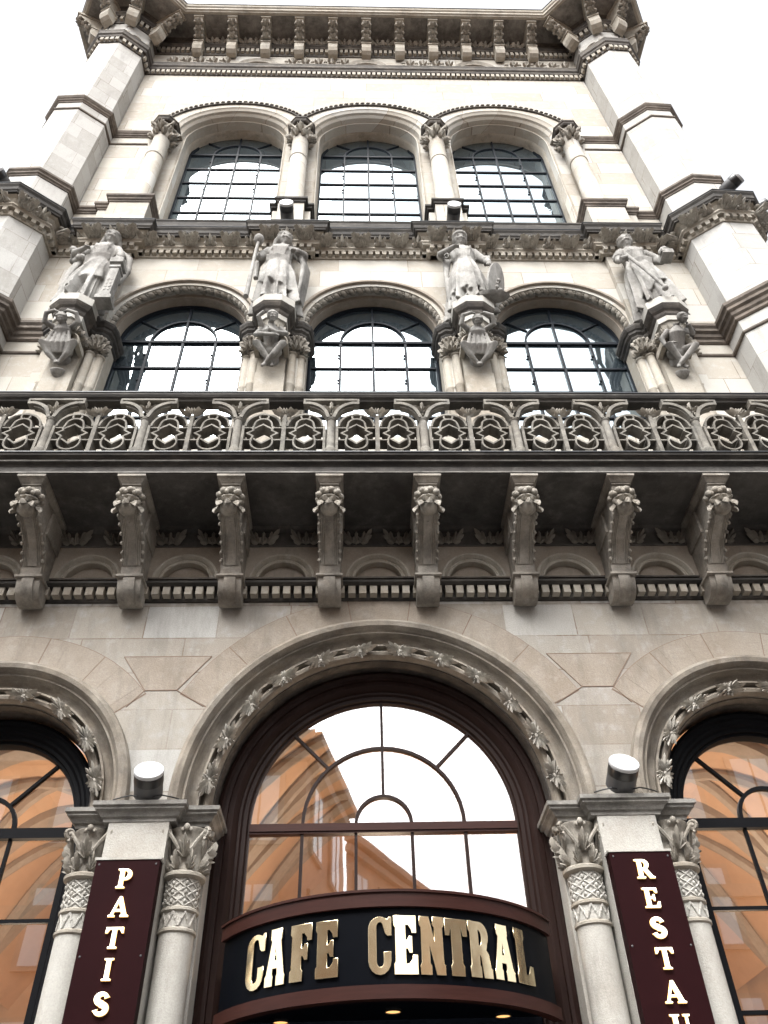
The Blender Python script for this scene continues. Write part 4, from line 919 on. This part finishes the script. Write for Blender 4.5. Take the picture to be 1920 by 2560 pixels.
# ------------------------------------------------------------------ entrance canopy
can = empty('entrance_canopy', (0, 0, 0))
tag(can, 'curved black and mahogany canopy reading CAFE CENTRAL in brass letters over the entrance', 'canopy')
CR, CY = 1.908, .958
def bow(r, z0, z1, t=.06, n=48, span=62, extra=0):
    mb = MB(); rings = []
    for i in range(n+1):
        a = radians(-span+2*span*i/n); s_, c_ = sin(a), cos(a)
        rings.append([(r*s_, CY-r*c_, z0), ((r)*s_, CY-r*c_, z1), ((r-t)*s_, CY-(r-t)*c_, z1), ((r-t)*s_, CY-(r-t)*c_, z0)])
    return mb.loft(rings)
bow(CR-.03, 3.48, 4.15, .05).build('fascia', 'navy', can, smooth=False, auto=30)
b = bow(CR+.012, 4.135, 4.262, .10); x_ = bow(CR+.03, 4.262, 4.285, .3); b.add(x_.v, x_.f); b.build('upper_band', 'woodh', can, auto=30)
b = bow(CR+.012, 3.375, 3.485, .10); b.build('lower_band', 'woodh', can, auto=30)
# soffit and top of the canopy
p = [((CR-.08)*sin(radians(a)), CY-(CR-.08)*cos(radians(a))) for a in range(-62, 63, 4)]
MB().loft([[(x, y, 3.425) for x, y in p], [(x, y, 3.45) for x, y in p]]).build('soffit', 'navy', can)
MB().loft([[(x, y, 4.20) for x, y in p], [(x, y, 4.23) for x, y in p]]).build('top_cover', 'lead', can)
for x, y in ((0.03, -.31), (1.10, -.04), (-1.04, .02)):
    r_ = MB().lathe([(.070, 3.424), (.070, 3.402), (.084, 3.402), (.084, 3.4245)], 20, M=T(x, y, 0)).build('downlight', 'lampd', can)
    MB().lathe([(.001, 3.409), (.070, 3.409), (.070, 3.42), (.001, 3.42)], 20, M=T(x, y, 0)).build('lens', 'bulb', r_)
WG = western()
for ch, a0, a1, zb, zt in (('C', -45.6, -38.3, 3.572, 4.055), ('A', -37.6, -30.8, 3.572, 4.055), ('F', -29.0, -22.4, 3.572, 4.048), ('E', -21.0, -14.6, 3.571, 4.045),
                   ('C', -6.0, .3, 3.565, 4.052), ('E', 1.0, 7.4, 3.566, 4.055), ('N', 8.2, 15.1, 3.566, 4.05), ('T', 15.6, 22.2, 3.568, 4.045), ('R', 22.8, 29.8, 3.572, 4.045), ('A', 30.9, 38.1, 3.578, 4.055), ('L', 39.6, 47.0, 3.585, 4.06)):
    w, polys = WG[ch]; h = zt-zb; arc = radians(a1-a0)*CR
    me = glyph_mesh(polys, h, .012, .003, arc/(w*h))
    am_ = radians((a0+a1)/2)
    for v in me.vertices: v.co.x -= arc/2
    me.materials.append(MAT['gold']); o = bpy.data.objects.new('letter', me); COL.objects.link(o); o.parent = can
    o.location = ((CR-.012)*sin(am_), CY-(CR-.012)*cos(am_), zb); o.rotation_euler = (0, 0, am_)
# ------------------------------------------------------------------ vertical banner signs
RG = roman()
def banner(cx, word, zs, slant, label):
    t = empty('sign_board', (cx, -.27, 0)); tag(t, label, 'sign', 'maroon sign boards on the piers')
    MB().box(-.325, .325, -.14, -.0, 2.2, 4.805).build('board', 'sign', t)
    MB().box(-.34, .34, -.15, .0, 4.806, 4.83).build('top_cap', 'pale', t)
    for x in (-.29, .29):
        for z in (4.76, 3.9, 3.0): MB().ball((x, -.141, z), (.011, .008, .011), 8, 5).build('screw', 'lampg', t)
    for ch, z in zip(word, zs):
        w, polys = RG[ch]; h = .185; polys = [[(x+slant*y, y) for x, y in q] for q in polys]
        me = glyph_mesh(polys, h, .018, 0, 1.22)
        me.materials.append(MAT['lit']); o = bpy.data.objects.new('letter', me); COL.objects.link(o); o.parent = t; o.location = (-w*1.22*h/2+.004, -.165, z)
        me2 = glyph_mesh(polys, h, .006, .0045, 1.22); me2.materials.append(MAT['halo']); o2 = bpy.data.objects.new('letter_halo', me2); COL.objects.link(o2); o2.parent = o; o2.location = (0, .013, 0)
banner(-2.667, 'PATIS', (4.52, 4.25, 3.965, 3.69, 3.405), 0.0, 'maroon vertical board lettered PATIS on the pier left of the entrance')
banner(2.672, 'RESTAU', (4.53, 4.245, 3.965, 3.69, 3.405, 3.125), 0.0, 'maroon vertical board lettered RESTAU on the pier right of the entrance')
# ------------------------------------------------------------------ spotlights
def spot(loc, direction, r, L, label, group, cable=False):
    t = empty('spotlight', loc); tag(t, label, 'spotlight', group)
    q = Vector(direction).normalized().to_track_quat('Z', 'Y').to_matrix().to_4x4()
    MB().lathe([(r*.80, -L*.5), (r, -L*.42), (r, L*.12), (r*1.0, L*.12)], 24).build('housing', 'lampg', t, M=q, auto=40)
    MB().lathe([(r*1.015, L*.06), (r*1.03, L*.08), (r*1.03, L*.36), (r*.98, L*.38)], 24).build('ring', 'lampd', t, M=q, auto=40)
    cv = MB().lathe([(r*1.02, L*.38), (r*1.04, L*.40), (r*1.04, L*.47), (r*1.0, L*.5)], 24)
    for s_ in (-1, 1): cv.lathe([(.008, L*.5), (.008, L*.5+.004)], 8, M=T(s_*r*.82, 0, 0))
    cv.build('cover', 'lampw', t, M=q, auto=40)
    MB().tube([tuple(q @ Vector((0, 0, -L*.4))), tuple(q @ Vector((0, 0, -L*.55))+Vector((0, .0, -r*.6))), tuple(q @ Vector((0, 0, -L*.55))+Vector((0, .02, -r*1.25)))], r*.28, 8).build('bracket', 'lampd', t)
    if cable:
        for s_ in (-1, 1):
            MB().tube([(s_*.05, .02, -r*1.0), (s_*.16, -.02, -r*.95), (s_*.26, -.01, -r*1.05), (s_*.36, .02, -r*1.15)], .008, 5).build('cable', 'lampd', t)
spot((-2.62, -.36, 5.66), (.10, -.86, .52), .158, .34, 'large white faced spotlight on the ledge above the PATIS board', 'spotlights on the entrance piers', True)
spot((2.70, -.36, 5.68), (.06, -.86, .52), .165, .34, 'large white faced spotlight on the ledge above the RESTAU board', 'spotlights on the entrance piers', True)
spot((-1.86, -.50, 18.90), (0, -1, .06), .15, .46, 'small drum spotlight on the cornice above the left of the two middle statues', 'spotlights on the main cornice')
spot((1.87, -.50, 18.90), (0, -1, .06), .15, .46, 'small drum spotlight on the cornice above the right of the two middle statues', 'spotlights on the main cornice')
spot((7.95, -1.22, 18.92), (.62, -.75, .16), .15, .46, 'drum spotlight on the inner front of the right turret cornice', 'spotlights on the main cornice')
spot((8.76, -.74, 18.86), (.86, -.48, .10), .13, .42, 'drum spotlight at the outer corner of the right turret cornice', 'spotlights on the main cornice')
spot((-7.93, -1.15, 18.93), (-.30, -.93, .15), .15, .46, 'drum spotlight on the left turret cornice, cut by the picture edge', 'spotlights on the main cornice')
# ------------------------------------------------------------------ stone figures
def remeshed(mb, name, voxel, m, parent, smooth_it=2, M=None):
    o = mb.build('tmp', m, None, M=M); md = o.modifiers.new('r', 'REMESH'); md.mode = 'VOXEL'; md.voxel_size = voxel
    sm_ = o.modifiers.new('s', 'SMOOTH'); sm_.iterations = smooth_it; sm_.factor = .5
    dg = bpy.context.evaluated_depsgraph_get(); me = bpy.data.meshes.new_from_object(o.evaluated_get(dg)); me.name = name
    bpy.data.objects.remove(o); me.materials.clear(); me.materials.append(MAT[m]); me.polygons.foreach_set('use_smooth', [True]*len(me.polygons))
    r = bpy.data.objects.new(name, me); COL.objects.link(r); r.parent = parent; return r
def head(mb, c, s=1.0, tilt=0.0, turn=0.0, veil=False, cap=False, bun=True, lean=0.0):
    M = Matrix.Translation(c) @ Matrix.Rotation(turn, 4, 'Z') @ Matrix.Rotation(tilt, 4, 'X') @ Matrix.Rotation(lean, 4, 'Y') @ Matrix.Scale(s, 4)
    mb.ball((0, 0, 0), (.105, .125, .15), 16, 12, M=M)          # skull
    mb.ball((0, -.045, -.075), (.078, .075, .085), 12, 9, M=M)  # jaw
    mb.ball((0, -.105, -.125), (.03, .03, .025), 8, 6, M=M)     # chin
    mb.loft([[(-.012, -.115, .03), (.012, -.115, .03), (.012, -.10, .03), (-.012, -.10, .03)], [(-.026, -.158, -.045), (.026, -.158, -.045), (.026, -.10, -.045), (-.026, -.10, -.045)]], M=M)
    mb.ball((0, -.125, -.082), (.032, .018, .012), 8, 5, M=M)
    for e in (-1, 1):
        mb.ball((e*.042, -.118, .035), (.032, .018, .012), 7, 5, M=M); mb.ball((e*.045, -.105, -.03), (.035, .03, .03), 7, 5, M=M)
        mb.ball((e*.105, .005, -.01), (.018, .03, .04), 7, 5, M=M)
        mb.ball((e*.095, .02, .02), (.045, .085, .11), 9, 7, M=M)
    mb.ball((0, .035, .055), (.125, .125, .115), 14, 9, M=M)    # hair
    for i in range(9):
        a = -1.3+i*.325; mb.ball((.112*sin(a), -.02-.055*cos(a), .105-.03*abs(a)), (.03, .03, .026), 7, 5, M=M)
    if bun: mb.ball((0, .13, .02), (.07, .06, .07), 9, 7, M=M)
    if veil:
        mb.ball((0, .05, .02), (.145, .13, .18), 14, 10, M=M); mb.tube([(.12, .06, 0), (.15, .06, -.16), (.13, .06, -.34)], [.05, .06, .05], 8, M=M); mb.tube([(-.12, .06, 0), (-.14, .06, -.14), (-.13, .06, -.28)], [.05, .05, .04], 8, M=M)
    if cap: mb.lathe([(.125, .07), (.15, .10), (.13, .16), (.05, .20)], 14, M=M @ T(0, .02, 0))
def hand(mb, c, d, s=1.0, curl=.6):
    """small closed hand: palm, four fingers and a thumb"""
    q = Vector(d).normalized().to_track_quat('Z', 'Y').to_matrix().to_4x4(); M = Matrix.Translation(c) @ q @ Matrix.Scale(s, 4)
    mb.ball((0, 0, .04), (.042, .022, .055), 8, 6, M=M)
    for i in range(4):
        x = -.033+.022*i; L = (.07, .082, .078, .06)[i]
        mb.tube([(x, 0, .075), (x*1.05, -.018*curl*2, .075+L*.45), (x*1.02, -.05*curl*1.4, .075+L*.62)], [.012, .011, .009], 6, M=M)
    mb.tube([(-.04, 0, .02), (-.062, -.02, .055), (-.05, -.045, .085)], [.014, .013, .01], 6, M=M)
def robe(mb, secs, nf=13, amp=.035, seed=0, n=72, twist=0.0):
    """lofted drapery: secs = (z, cx, cy, rx, ry, fold strength)"""
    rnd = random.Random(seed); ph = [rnd.uniform(0, 2*pi) for _ in range(6)]; rings = []
    S2 = []
    for (a, b) in zip(secs, secs[1:]):
        for k in range(5):
            t = k/5; t2 = t*t*(3-2*t)*.5+t*.5; S2.append(tuple(a[i]*(1-t2)+b[i]*t2 for i in range(6)))
    S2.append(secs[-1])
    for z, cx, cy, rx, ry, f in S2:
        ring = []
        for j in range(n):
            a = 2*pi*j/n; w = a+twist*z
            d = abs(sin(nf*w/2+ph[0]+.6*sin(2*w+ph[1])))**.7*1.0-.55 + .35*sin((nf+4)*w*.5+ph[2])+.15*sin((nf*2+1)*w+ph[3])
            k_ = 1+amp*f*d/max(.12, (rx+ry)/2)
            ring.append((cx+rx*k_*cos(a), cy+ry*k_*sin(a), z))
        rings.append(ring)
    mb.loft(rings)
def folds(mb, pts_list, r=.03):
    for pts in pts_list: mb.tube(pts, [r*.5]+[r]*(len(pts)-2)+[r*.4], 7)
def statue(loc, kind, label):
    t = empty('stone_statue', loc); t.scale = (1.08, 1.10, 1.06); tag(t, label, 'statue', 'robed stone statues between the windows')
    b = MB(); H = 2.86
    sw = {1: .10, 2: -.05, 3: .03, 4: -.07}[kind]
    # long under dress, reaching the slab
    robe(b, [(0.0, 0, 0, .33, .27, 3.6), (.10, 0, 0, .32, .26, 3.4), (.6, sw*.2, -.01, .30, .25, 2.6), (1.05, sw*.6, -.02, .30, .25, 1.6), (1.42, sw, -.01, .27, .22, .5), (1.72, sw*.8, 0, .205, .165, .3), (2.02, sw*.6, -.01, .235, .185, .25), (2.2, sw*.5, 0, .245, .155, .2), (2.30, sw*.5, .01, .17, .12, .1), (2.36, sw*.5, .01, .075, .075, 0)], 14, .07, kind)
    # over-dress or apron, shorter and slanting
    tilt_ = {1: .25, 2: -.22, 3: 0, 4: .35}[kind]; zlow = {1: .62, 2: .55, 3: .30, 4: .60}[kind]
    rings = []; n = 72; rnd = random.Random(kind+40); p0 = rnd.uniform(0, 6)
    for k in range(14):
        u = k/13; ring = []
        for j in range(n):
            a = 2*pi*j/n; zt = 1.70+.05*cos(a); zb = zlow+tilt_*cos(a)+.05*sin(5*a+p0)
            z = zb+(zt-zb)*u; rx = .22+(.36-.22)*(1-u)**.7; ry = .185+(.31-.185)*(1-u)**.7
            f = (1-u)*.075*(abs(sin(4.5*a+p0+u*1.5*(1 if kind % 2 else -1)))-.5)+.012*sin(11*a+p0+3*u)*(1-u)
            ring.append((sw*.8*(u)+sw*.3*(1-u)+(rx+f)*cos(a), -.012+(ry+f)*sin(a), z))
        rings.append(ring)
    if kind != 3: b.loft(rings)
    # diagonal drape bands across the hips and chest
    for i in range(5):
        z0 = 1.62-.055*i; s_ = 1 if kind in (1, 4) else -1
        pts = [(sw*.7+s_*x, -.19-.05*cos(x*6)+.01*i, z0+.18*x+.02*i) for x in (-.23, -.12, 0, .12, .23)]
        if kind != 3: b.tube(pts, [.018, .03, .034, .03, .018], 7)
    for i in range(6):
        x = -.12+.05*i; folds(b, [[(sw*.5+x*1.3, -.13, 2.24), (sw*.55+x, -.185, 2.05), (sw*.7+x*.8, -.165, 1.80)]], .016)
    for e in (-1, 1): b.ball((sw*.55+e*.09, -.135, 2.03), (.085, .07, .085), 10, 7)
    b.lathe([(.195, 1.68), (.215, 1.70), (.215, 1.73), (.2, 1.75)], 24, M=Matrix.Translation((sw*.78, 0, 0)) @ Matrix.Diagonal((1, .82, 1, 1)))
    if kind == 3:     # long pleated overskirt drawn up at one side
        for i in range(13):
            a = radians(-160+i*11.5); x, y = cos(a), sin(a)
            b.tube([(sw*.8+.20*x, .17*y, 1.62), (sw*.5+.29*x, .24*y, 1.2), (.32*x, .28*y, .75+.03*(i % 2)), (.345*x, .30*y, .32+.05*(i % 3))], [.02, .035, .045, .05], 8)
    # neck and head
    hx = sw*.5+{1: .05, 2: .04, 3: 0, 4: -.05}[kind]
    b.tube([(sw*.5, .01, 2.28), (hx*.9, -.01, 2.42), (hx, -.02, 2.50)], [.085, .07, .07], 12)
    head(b, (hx, -.035, 2.60), 1.12, radians({1: 22, 2: 20, 3: 18, 4: 20}[kind]), radians({1: 12, 2: 24, 3: 0, 4: -22}[kind]), veil=(kind in (1, 2)), cap=(kind == 3), lean=radians({1: 8, 2: -4, 3: 0, 4: -6}[kind]))
    # arms
    sh = lambda e: (sw*.5+e*.225, .0, 2.19)
    if kind == 1:
        b.tube([sh(-1), (-.34, -.04, 1.92), (-.40, -.18, 1.72), (-.16, -.30, 1.70)], [.09, .085, .07, .045], 12); hand(b, (-.18, -.30, 1.70), (1, -.1, .1))
        b.tube([sh(1), (.40, -.05, 1.92), (.46, -.13, 1.66), (.48, -.25, 1.46)], [.09, .085, .065, .045], 12); hand(b, (.48, -.25, 1.48), (.05, -.3, -1))
        b.tube([(.30, .1, 2.3), (.52, .10, 2.0), (.58, .08, 1.5), (.50, .06, 1.0)], [.05, .07, .06, .04], 9)
        for i in range(10): b.ball((-.38+.10*cos(i*1.3), -.08+.09*sin(i*2.1), 1.74+.16*sin(i*.9)), .075, 7, 5)
        for i in range(3): b.tube([(-.26-.04*i, -.1, 1.5), (-.34-.03*i, -.10, 1.1), (-.38-.02*i, -.06, .6), (-.34, -.02, .2)], [.03, .045, .05, .05], 8)
    if kind == 2:
        b.tube([sh(-1), (-.36, -.04, 1.95), (-.42, -.14, 1.70), (-.44, -.26, 1.62)], [.095, .09, .07, .045], 12); hand(b, (-.43, -.25, 1.60), (-.1, -.4, -1))
        b.tube([sh(1), (.38, -.02, 1.93), (.42, -.15, 1.70), (.30, -.30, 1.66)], [.10, .12, .11, .06], 12); hand(b, (.32, -.29, 1.66), (-1, -.3, 0))
        for i in range(5): b.tube([(.36+.02*i, -.18+.04*i, 1.72), (.44+.02*i, -.15+.04*i, 1.40), (.42+.015*i, -.12+.05*i, .8), (.36+.02*i, -.10+.05*i, .36)], [.05, .05, .042, .04], 8)
        b.tube([(-.30, .06, 2.2), (-.47, .08, 1.8), (-.46, .08, 1.3)], [.06, .07, .05], 8)
    if kind == 3:
        b.tube([sh(-1), (-.40, -.02, 2.0), (-.44, -.12, 1.86), (-.16, -.28, 1.92)], [.09, .10, .08, .045], 12); hand(b, (-.20, -.26, 1.91), (1, -.25, .15))
        b.tube([sh(1), (.36, .0, 1.95), (.44, -.10, 1.70), (.46, -.2, 1.46)], [.095, .095, .07, .045], 12); hand(b, (.46, -.19, 1.48), (0, -.3, -1))
        b.tube([(-.30, -.18, 1.84), (-.38, -.22, 1.68), (-.36, -.22, 1.55), (-.30, -.22, 1.62), (-.30, -.2, 1.78)], .016, 6)
        b.tube([(.40, -.08, 1.72), (.52, -.1, 1.70)], .10, 10)
        for i in range(4): b.tube([(-.34+.03*i, .02, 1.9), (-.36, -.0, 1.2), (-.36, 0, .4)], .045, 7)
    if kind == 4:
        b.tube([sh(-1), (-.37, -.04, 1.94), (-.44, -.14, 1.66), (-.40, -.30, 1.42)], [.095, .08, .06, .045], 12); hand(b, (-.40, -.30, 1.45), (.1, -.35, -1))
        b.tube([(-.25, 0, 2.2), (-.36, -.03, 1.97), (-.385, -.07, 1.86)], [.11, .12, .10], 10)
        b.tube([sh(1), (.40, -.0, 1.95), (.42, -.10, 1.72), (.38, -.26, 1.66)], [.10, .10, .07, .05], 12); hand(b, (.38, -.25, 1.67), (-.3, -1, .1))
        for i in range(5): b.tube([(.30+.03*i, .02, 1.2), (.36+.02*i, -.02, .7), (.36+.03*i, -.02, .25)], [.03, .05, .05], 8)
    # feet
    for e in (-1, 1): b.ball((e*.11, -.27, .045), (.055, .12, .05), 9, 6)
    body = remeshed(b, 'figure', .0165, 'statue', t, 2)
    # attributes
    a = MB()
    if kind == 1:       # model of a tower held at the hip
        a.box(.40, .68, -.36, -.10, -.12, -.02); a.box(.44, .64, -.33, -.13, -.02, .05); a.box(.46, .62, -.32, -.14, .05, .95); a.box(.44, .64, -.34, -.12, .95, 1.01); a.box(.465, .615, -.315, -.145, 1.01, 1.10); a.box(.42, .66, -.36, -.10, 1.10, 1.24)
        for i in range(4): a.box(.49, .525, -.328, -.315, .18+.11*i, .24+.11*i); a.box(.555, .59, -.328, -.315, .18+.11*i, .24+.11*i)
        a.lathe([(.09, 1.24), (.11, 1.28), (.10, 1.36), (.02, 1.42)], 8, M=T(.54, -.23, 0))
        a.build('model_tower', 'statue', t)
    if kind == 2: a.tube([(-.48, -.33, -.02), (-.46, -.32, .9), (-.45, -.30, 1.62), (-.43, -.28, 2.05)], [.05, .035, .032, .03], 10); a.ball((-.43, -.28, 2.12), (.10, .10, .14), 10, 8); a.build('distaff', 'statue', t, auto=50)
    if kind == 3:
        M = Matrix.Translation((.47, -.22, .62)) @ Matrix.Rotation(radians(12), 4, 'Y')
        a.lathe([(.02, -.02), (.30, -.03), (.34, -.01), (.34, .03), (.28, .04), (.02, .05)], 24, M=M @ Matrix.Rotation(pi/2, 4, 'X') @ Matrix.Rotation(.9, 4, 'Y') @ Matrix.Diagonal((.75, 2.0, 1, 1)))
        for i in range(8): a.ball((.50+.03*sin(i*2), -.25, .25+.11*i), .05, 7, 5)
        a.loft([[(.30+.30*cos(q)*1.0, -.30+.10*sin(q), .0) for q in [2*pi*j/12 for j in range(12)]], [(.34+.32*cos(q), -.32+.13*sin(q), .06) for q in [2*pi*j/12 for j in range(12)]]])
        a.build('shield', 'statue', t, auto=50)
    if kind == 4:
        a.tube([(-.40, -.36, 1.50), (-.22, -.44, .8), (-.06, -.50, .10)], [.035, .032, .028], 10); a.tube([(-.52, -.34, 1.36), (-.36, -.36, 1.42)], .05, 8)
        a.ball((-.06, -.50, .06), (.06, .06, .06), 8, 6); a.build('hammer', 'statue', t, auto=50)
        a2 = MB(); a2.box(.34, .56, -.36, -.12, 1.60, 1.74); a2.lathe([(.10, 1.74), (.12, 1.80), (.09, 1.9)], 8, M=T(.45, -.24, 0)); a2.build('casket', 'statue', t)
    return t
SY = -.40
statue((-5.60, SY, 15.02), 1, 'leftmost robed stone woman, holding a small model tower at her side')
statue((-1.86, SY, 15.02), 2, 'veiled stone woman holding an upright distaff, second statue from the left')
statue((1.90, SY, 15.02), 3, 'stone woman in a long pleated dress with her hand on her chest')
statue((5.60, SY, 15.02), 4, 'rightmost stone woman in a slanting apron, holding a hammer that slopes down')
def squat(loc, kind, label):
    t = empty('seated_figure', loc); t.scale = (1.2, 1.1, 1.1); t.rotation_euler = (radians(34), 0, 0); tag(t, label, 'carved figure', 'small seated stone figures below the statues')
    b = MB()
    b.tube([(0, .02, 0), (0, -.03, .16), (0, -.05, .32), (0, -.03, .42)], [.12, .11, .135, .08], 14)
    b.tube([(0, -.03, .42), (0, -.06, .50)], [.05, .05], 10)
    hd = {1: (0, -.13, .50), 2: (.03, -.13, .56), 3: (0, -.12, .50), 4: (.07, -.14, .56)}[kind]
    head(b, hd, .62, radians({1: 25, 2: 12, 3: 35, 4: 6}[kind]), radians({1: 0, 2: 18, 3: -10, 4: 28}[kind]), bun=False)
    if kind in (1, 3):
        for e in (-1, 1):
            b.tube([(e*.13, -.03, .38), (e*.25, -.12, .44), (e*.22, -.15, .58), (e*.08, -.15, .63)], [.05, .048, .038, .03], 10); hand(b, (e*.1, -.15, .61), (-e, 0, .2), .55)
            b.tube([(e*.08, -.03, .02), (e*.23, -.22, .05), (e*.14, -.20, -.12), (e*.03, -.18, -.26)], [.075, .065, .05, .035], 10)
            b.tube([(e*.02, -.18, -.26), (-e*.02, -.26, -.31)], [.035, .03], 8)
        for i in range(5): b.tube([(-.12+.06*i, -.12, .28), (-.16+.08*i, -.22, .05), (-.10+.05*i, -.20, -.12)], [.02, .04, .03], 7)
    else:
        b.tube([(-.13, -.03, .38), (-.22, -.10, .24), (-.16, -.20, .22), (.10, -.22, .20)] if kind == 2 else [(-.13, -.03, .38), (-.24, -.04, .22), (-.22, -.12, .08), (-.12, -.22, .10)], [.05, .046, .038, .028], 10)
        hand(b, (.08, -.22, .20) if kind == 2 else (-.13, -.21, .10), (1, -.1, 0), .55)
        b.tube([(.13, -.03, .38), (.23, -.10, .26), (.10, -.22, .24), (-.02, -.2, .32)] if kind == 2 else [(.13, -.03, .38), (.20, -.16, .28), (.12, -.22, .42)], [.05, .046, .038, .028] if kind == 2 else [.05, .046, .03], 10)
        hand(b, (.0, -.2, .31) if kind == 2 else (.13, -.21, .40), (-.4, 0, 1), .55)
        if kind == 2: b.tube([(-.13, -.04, .4), (-.19, -.12, .56), (-.10, -.13, .64)], [.045, .038, .03], 8)
        b.tube([(-.07, -.03, .02), (-.20, -.22, .06), (-.05, -.20, -.16), (.03, -.18, -.30)], [.075, .062, .046, .032], 10)
        b.tube([(.07, -.03, .02), (.20, -.24, .04), (.06, -.26, -.14), (-.07, -.22, -.30)], [.075, .062, .046, .032], 10)
        b.tube([(-.07, -.22, -.30), (-.10, -.30, -.36)], [.032, .026], 8); b.tube([(.03, -.18, -.30), (.05, -.27, -.35)], [.032, .026], 8)
    b.ball((0, .0, -.02), (.17, .12, .12), 10, 8)
    if kind in (1, 4): b.lathe([(.02, -.56), (.09, -.46), (.11, -.40), (.10, -.38)], 12, M=T(0, -.16, 0))
    b.ball((.0, .06, -.14), (.12, .10, .16), 8, 6)
    return remeshed(b, 'figure', .0105, 'statue', t, 1)
FY = -.34
squat((-5.60, FY, 13.86), 1, 'carved stone dwarf with both arms raised, under the leftmost statue')
squat((-1.86, FY, 13.86), 2, 'carved seated stone man with crossed arms, under the second statue from the left')
squat((1.90, FY, 13.86), 3, 'hunched carved figure hiding its face, under the third statue from the left')
squat((5.60, FY, 13.86), 4, 'carved bare stone man sitting with crossed feet, under the rightmost statue')
# ------------------------------------------------------------------ houses across the street (seen mirrored in the cafe windows)
def house(name, foot, h, label, floors=4):
    x0, y0 = foot[0]; t = empty(name, (x0, y0, 0)); tag(t, label, 'building'); F = [(x-x0, y-y0) for x, y in foot]
    MB().loft([[(x, y, 0) for x, y in F], [(x, y, h) for x, y in F]]).build('wall', 'opp', t)
    fh = (h-1.5)/floors; first = None; path = F[:-2] if len(F) > 4 else F[:2]
    cen = Vector((sum(p[0] for p in F)/len(F), sum(p[1] for p in F)/len(F)))
    c = MB()
    for z, o in ((h-.45, .55), (h-.95, .30), (h*.3, .2), (h*.62, .15)):
        for a, b in zip(path, path[1:]):
            a = Vector(a); b = Vector(b); d = (b-a).normalized(); nr = Vector((d.y, -d.x)); nr = nr if nr.dot((a+b)/2-cen) > 0 else -nr
            q = [a-d*o*.5, b+d*o*.5, b+d*o*.5+nr*o, a-d*o*.5+nr*o]; c.loft([[(p.x, p.y, z) for p in q], [(p.x, p.y, z+.35) for p in q]])
    c.build('cornice', 'opptrim', t)
    for a, b in zip(path, path[1:]):
        a = Vector(a); b = Vector(b); L = (b-a).length; d = (b-a)/L; nr = Vector((d.y, -d.x)); nr = nr if nr.dot((a+b)/2-cen) > 0 else -nr
        n = max(1, int(L/2.5)); rz = atan2(nr.y, nr.x)-pi/2
        for i in range(n):
            for k in range(floors):
                p = a+d*((i+.5)*L/n); M = T(p.x, p.y, 1.2+k*fh, rz=rz)
                if first is None:
                    first = MB().box(-.75, .75, 0, .10, 0, fh*.68).build('window', 'opptrim', t); MB().box(-.58, .58, .101, .12, .12, fh*.68-.12).build('pane', 'oppwin', first)
                    MB().box(-.03, .03, .121, .14, .12, fh*.68-.12).build('mullion', 'opptrim', first); first.matrix_local = M
                else: inst(first, M=M)
house('corner_house', [(-24, -14), (-1.95, -14), (-.95, -19.5), (-.95, -26), (-24, -26)], 14.6, 'ochre rendered house across the street, mirrored in the left of the entrance window')
house('corner_house', [(8.5, -20), (8.5, -14), (26, -14), (26, -26), (8.5, -26)], 15.0, 'ochre rendered house across the street, mirrored in the right hand cafe window')
house('street_house', [(-.9, -30), (4.2, -40), (4.2, -50), (-.9, -50)], 17.8, 'distant house closing the side street, mirrored low in the entrance window')
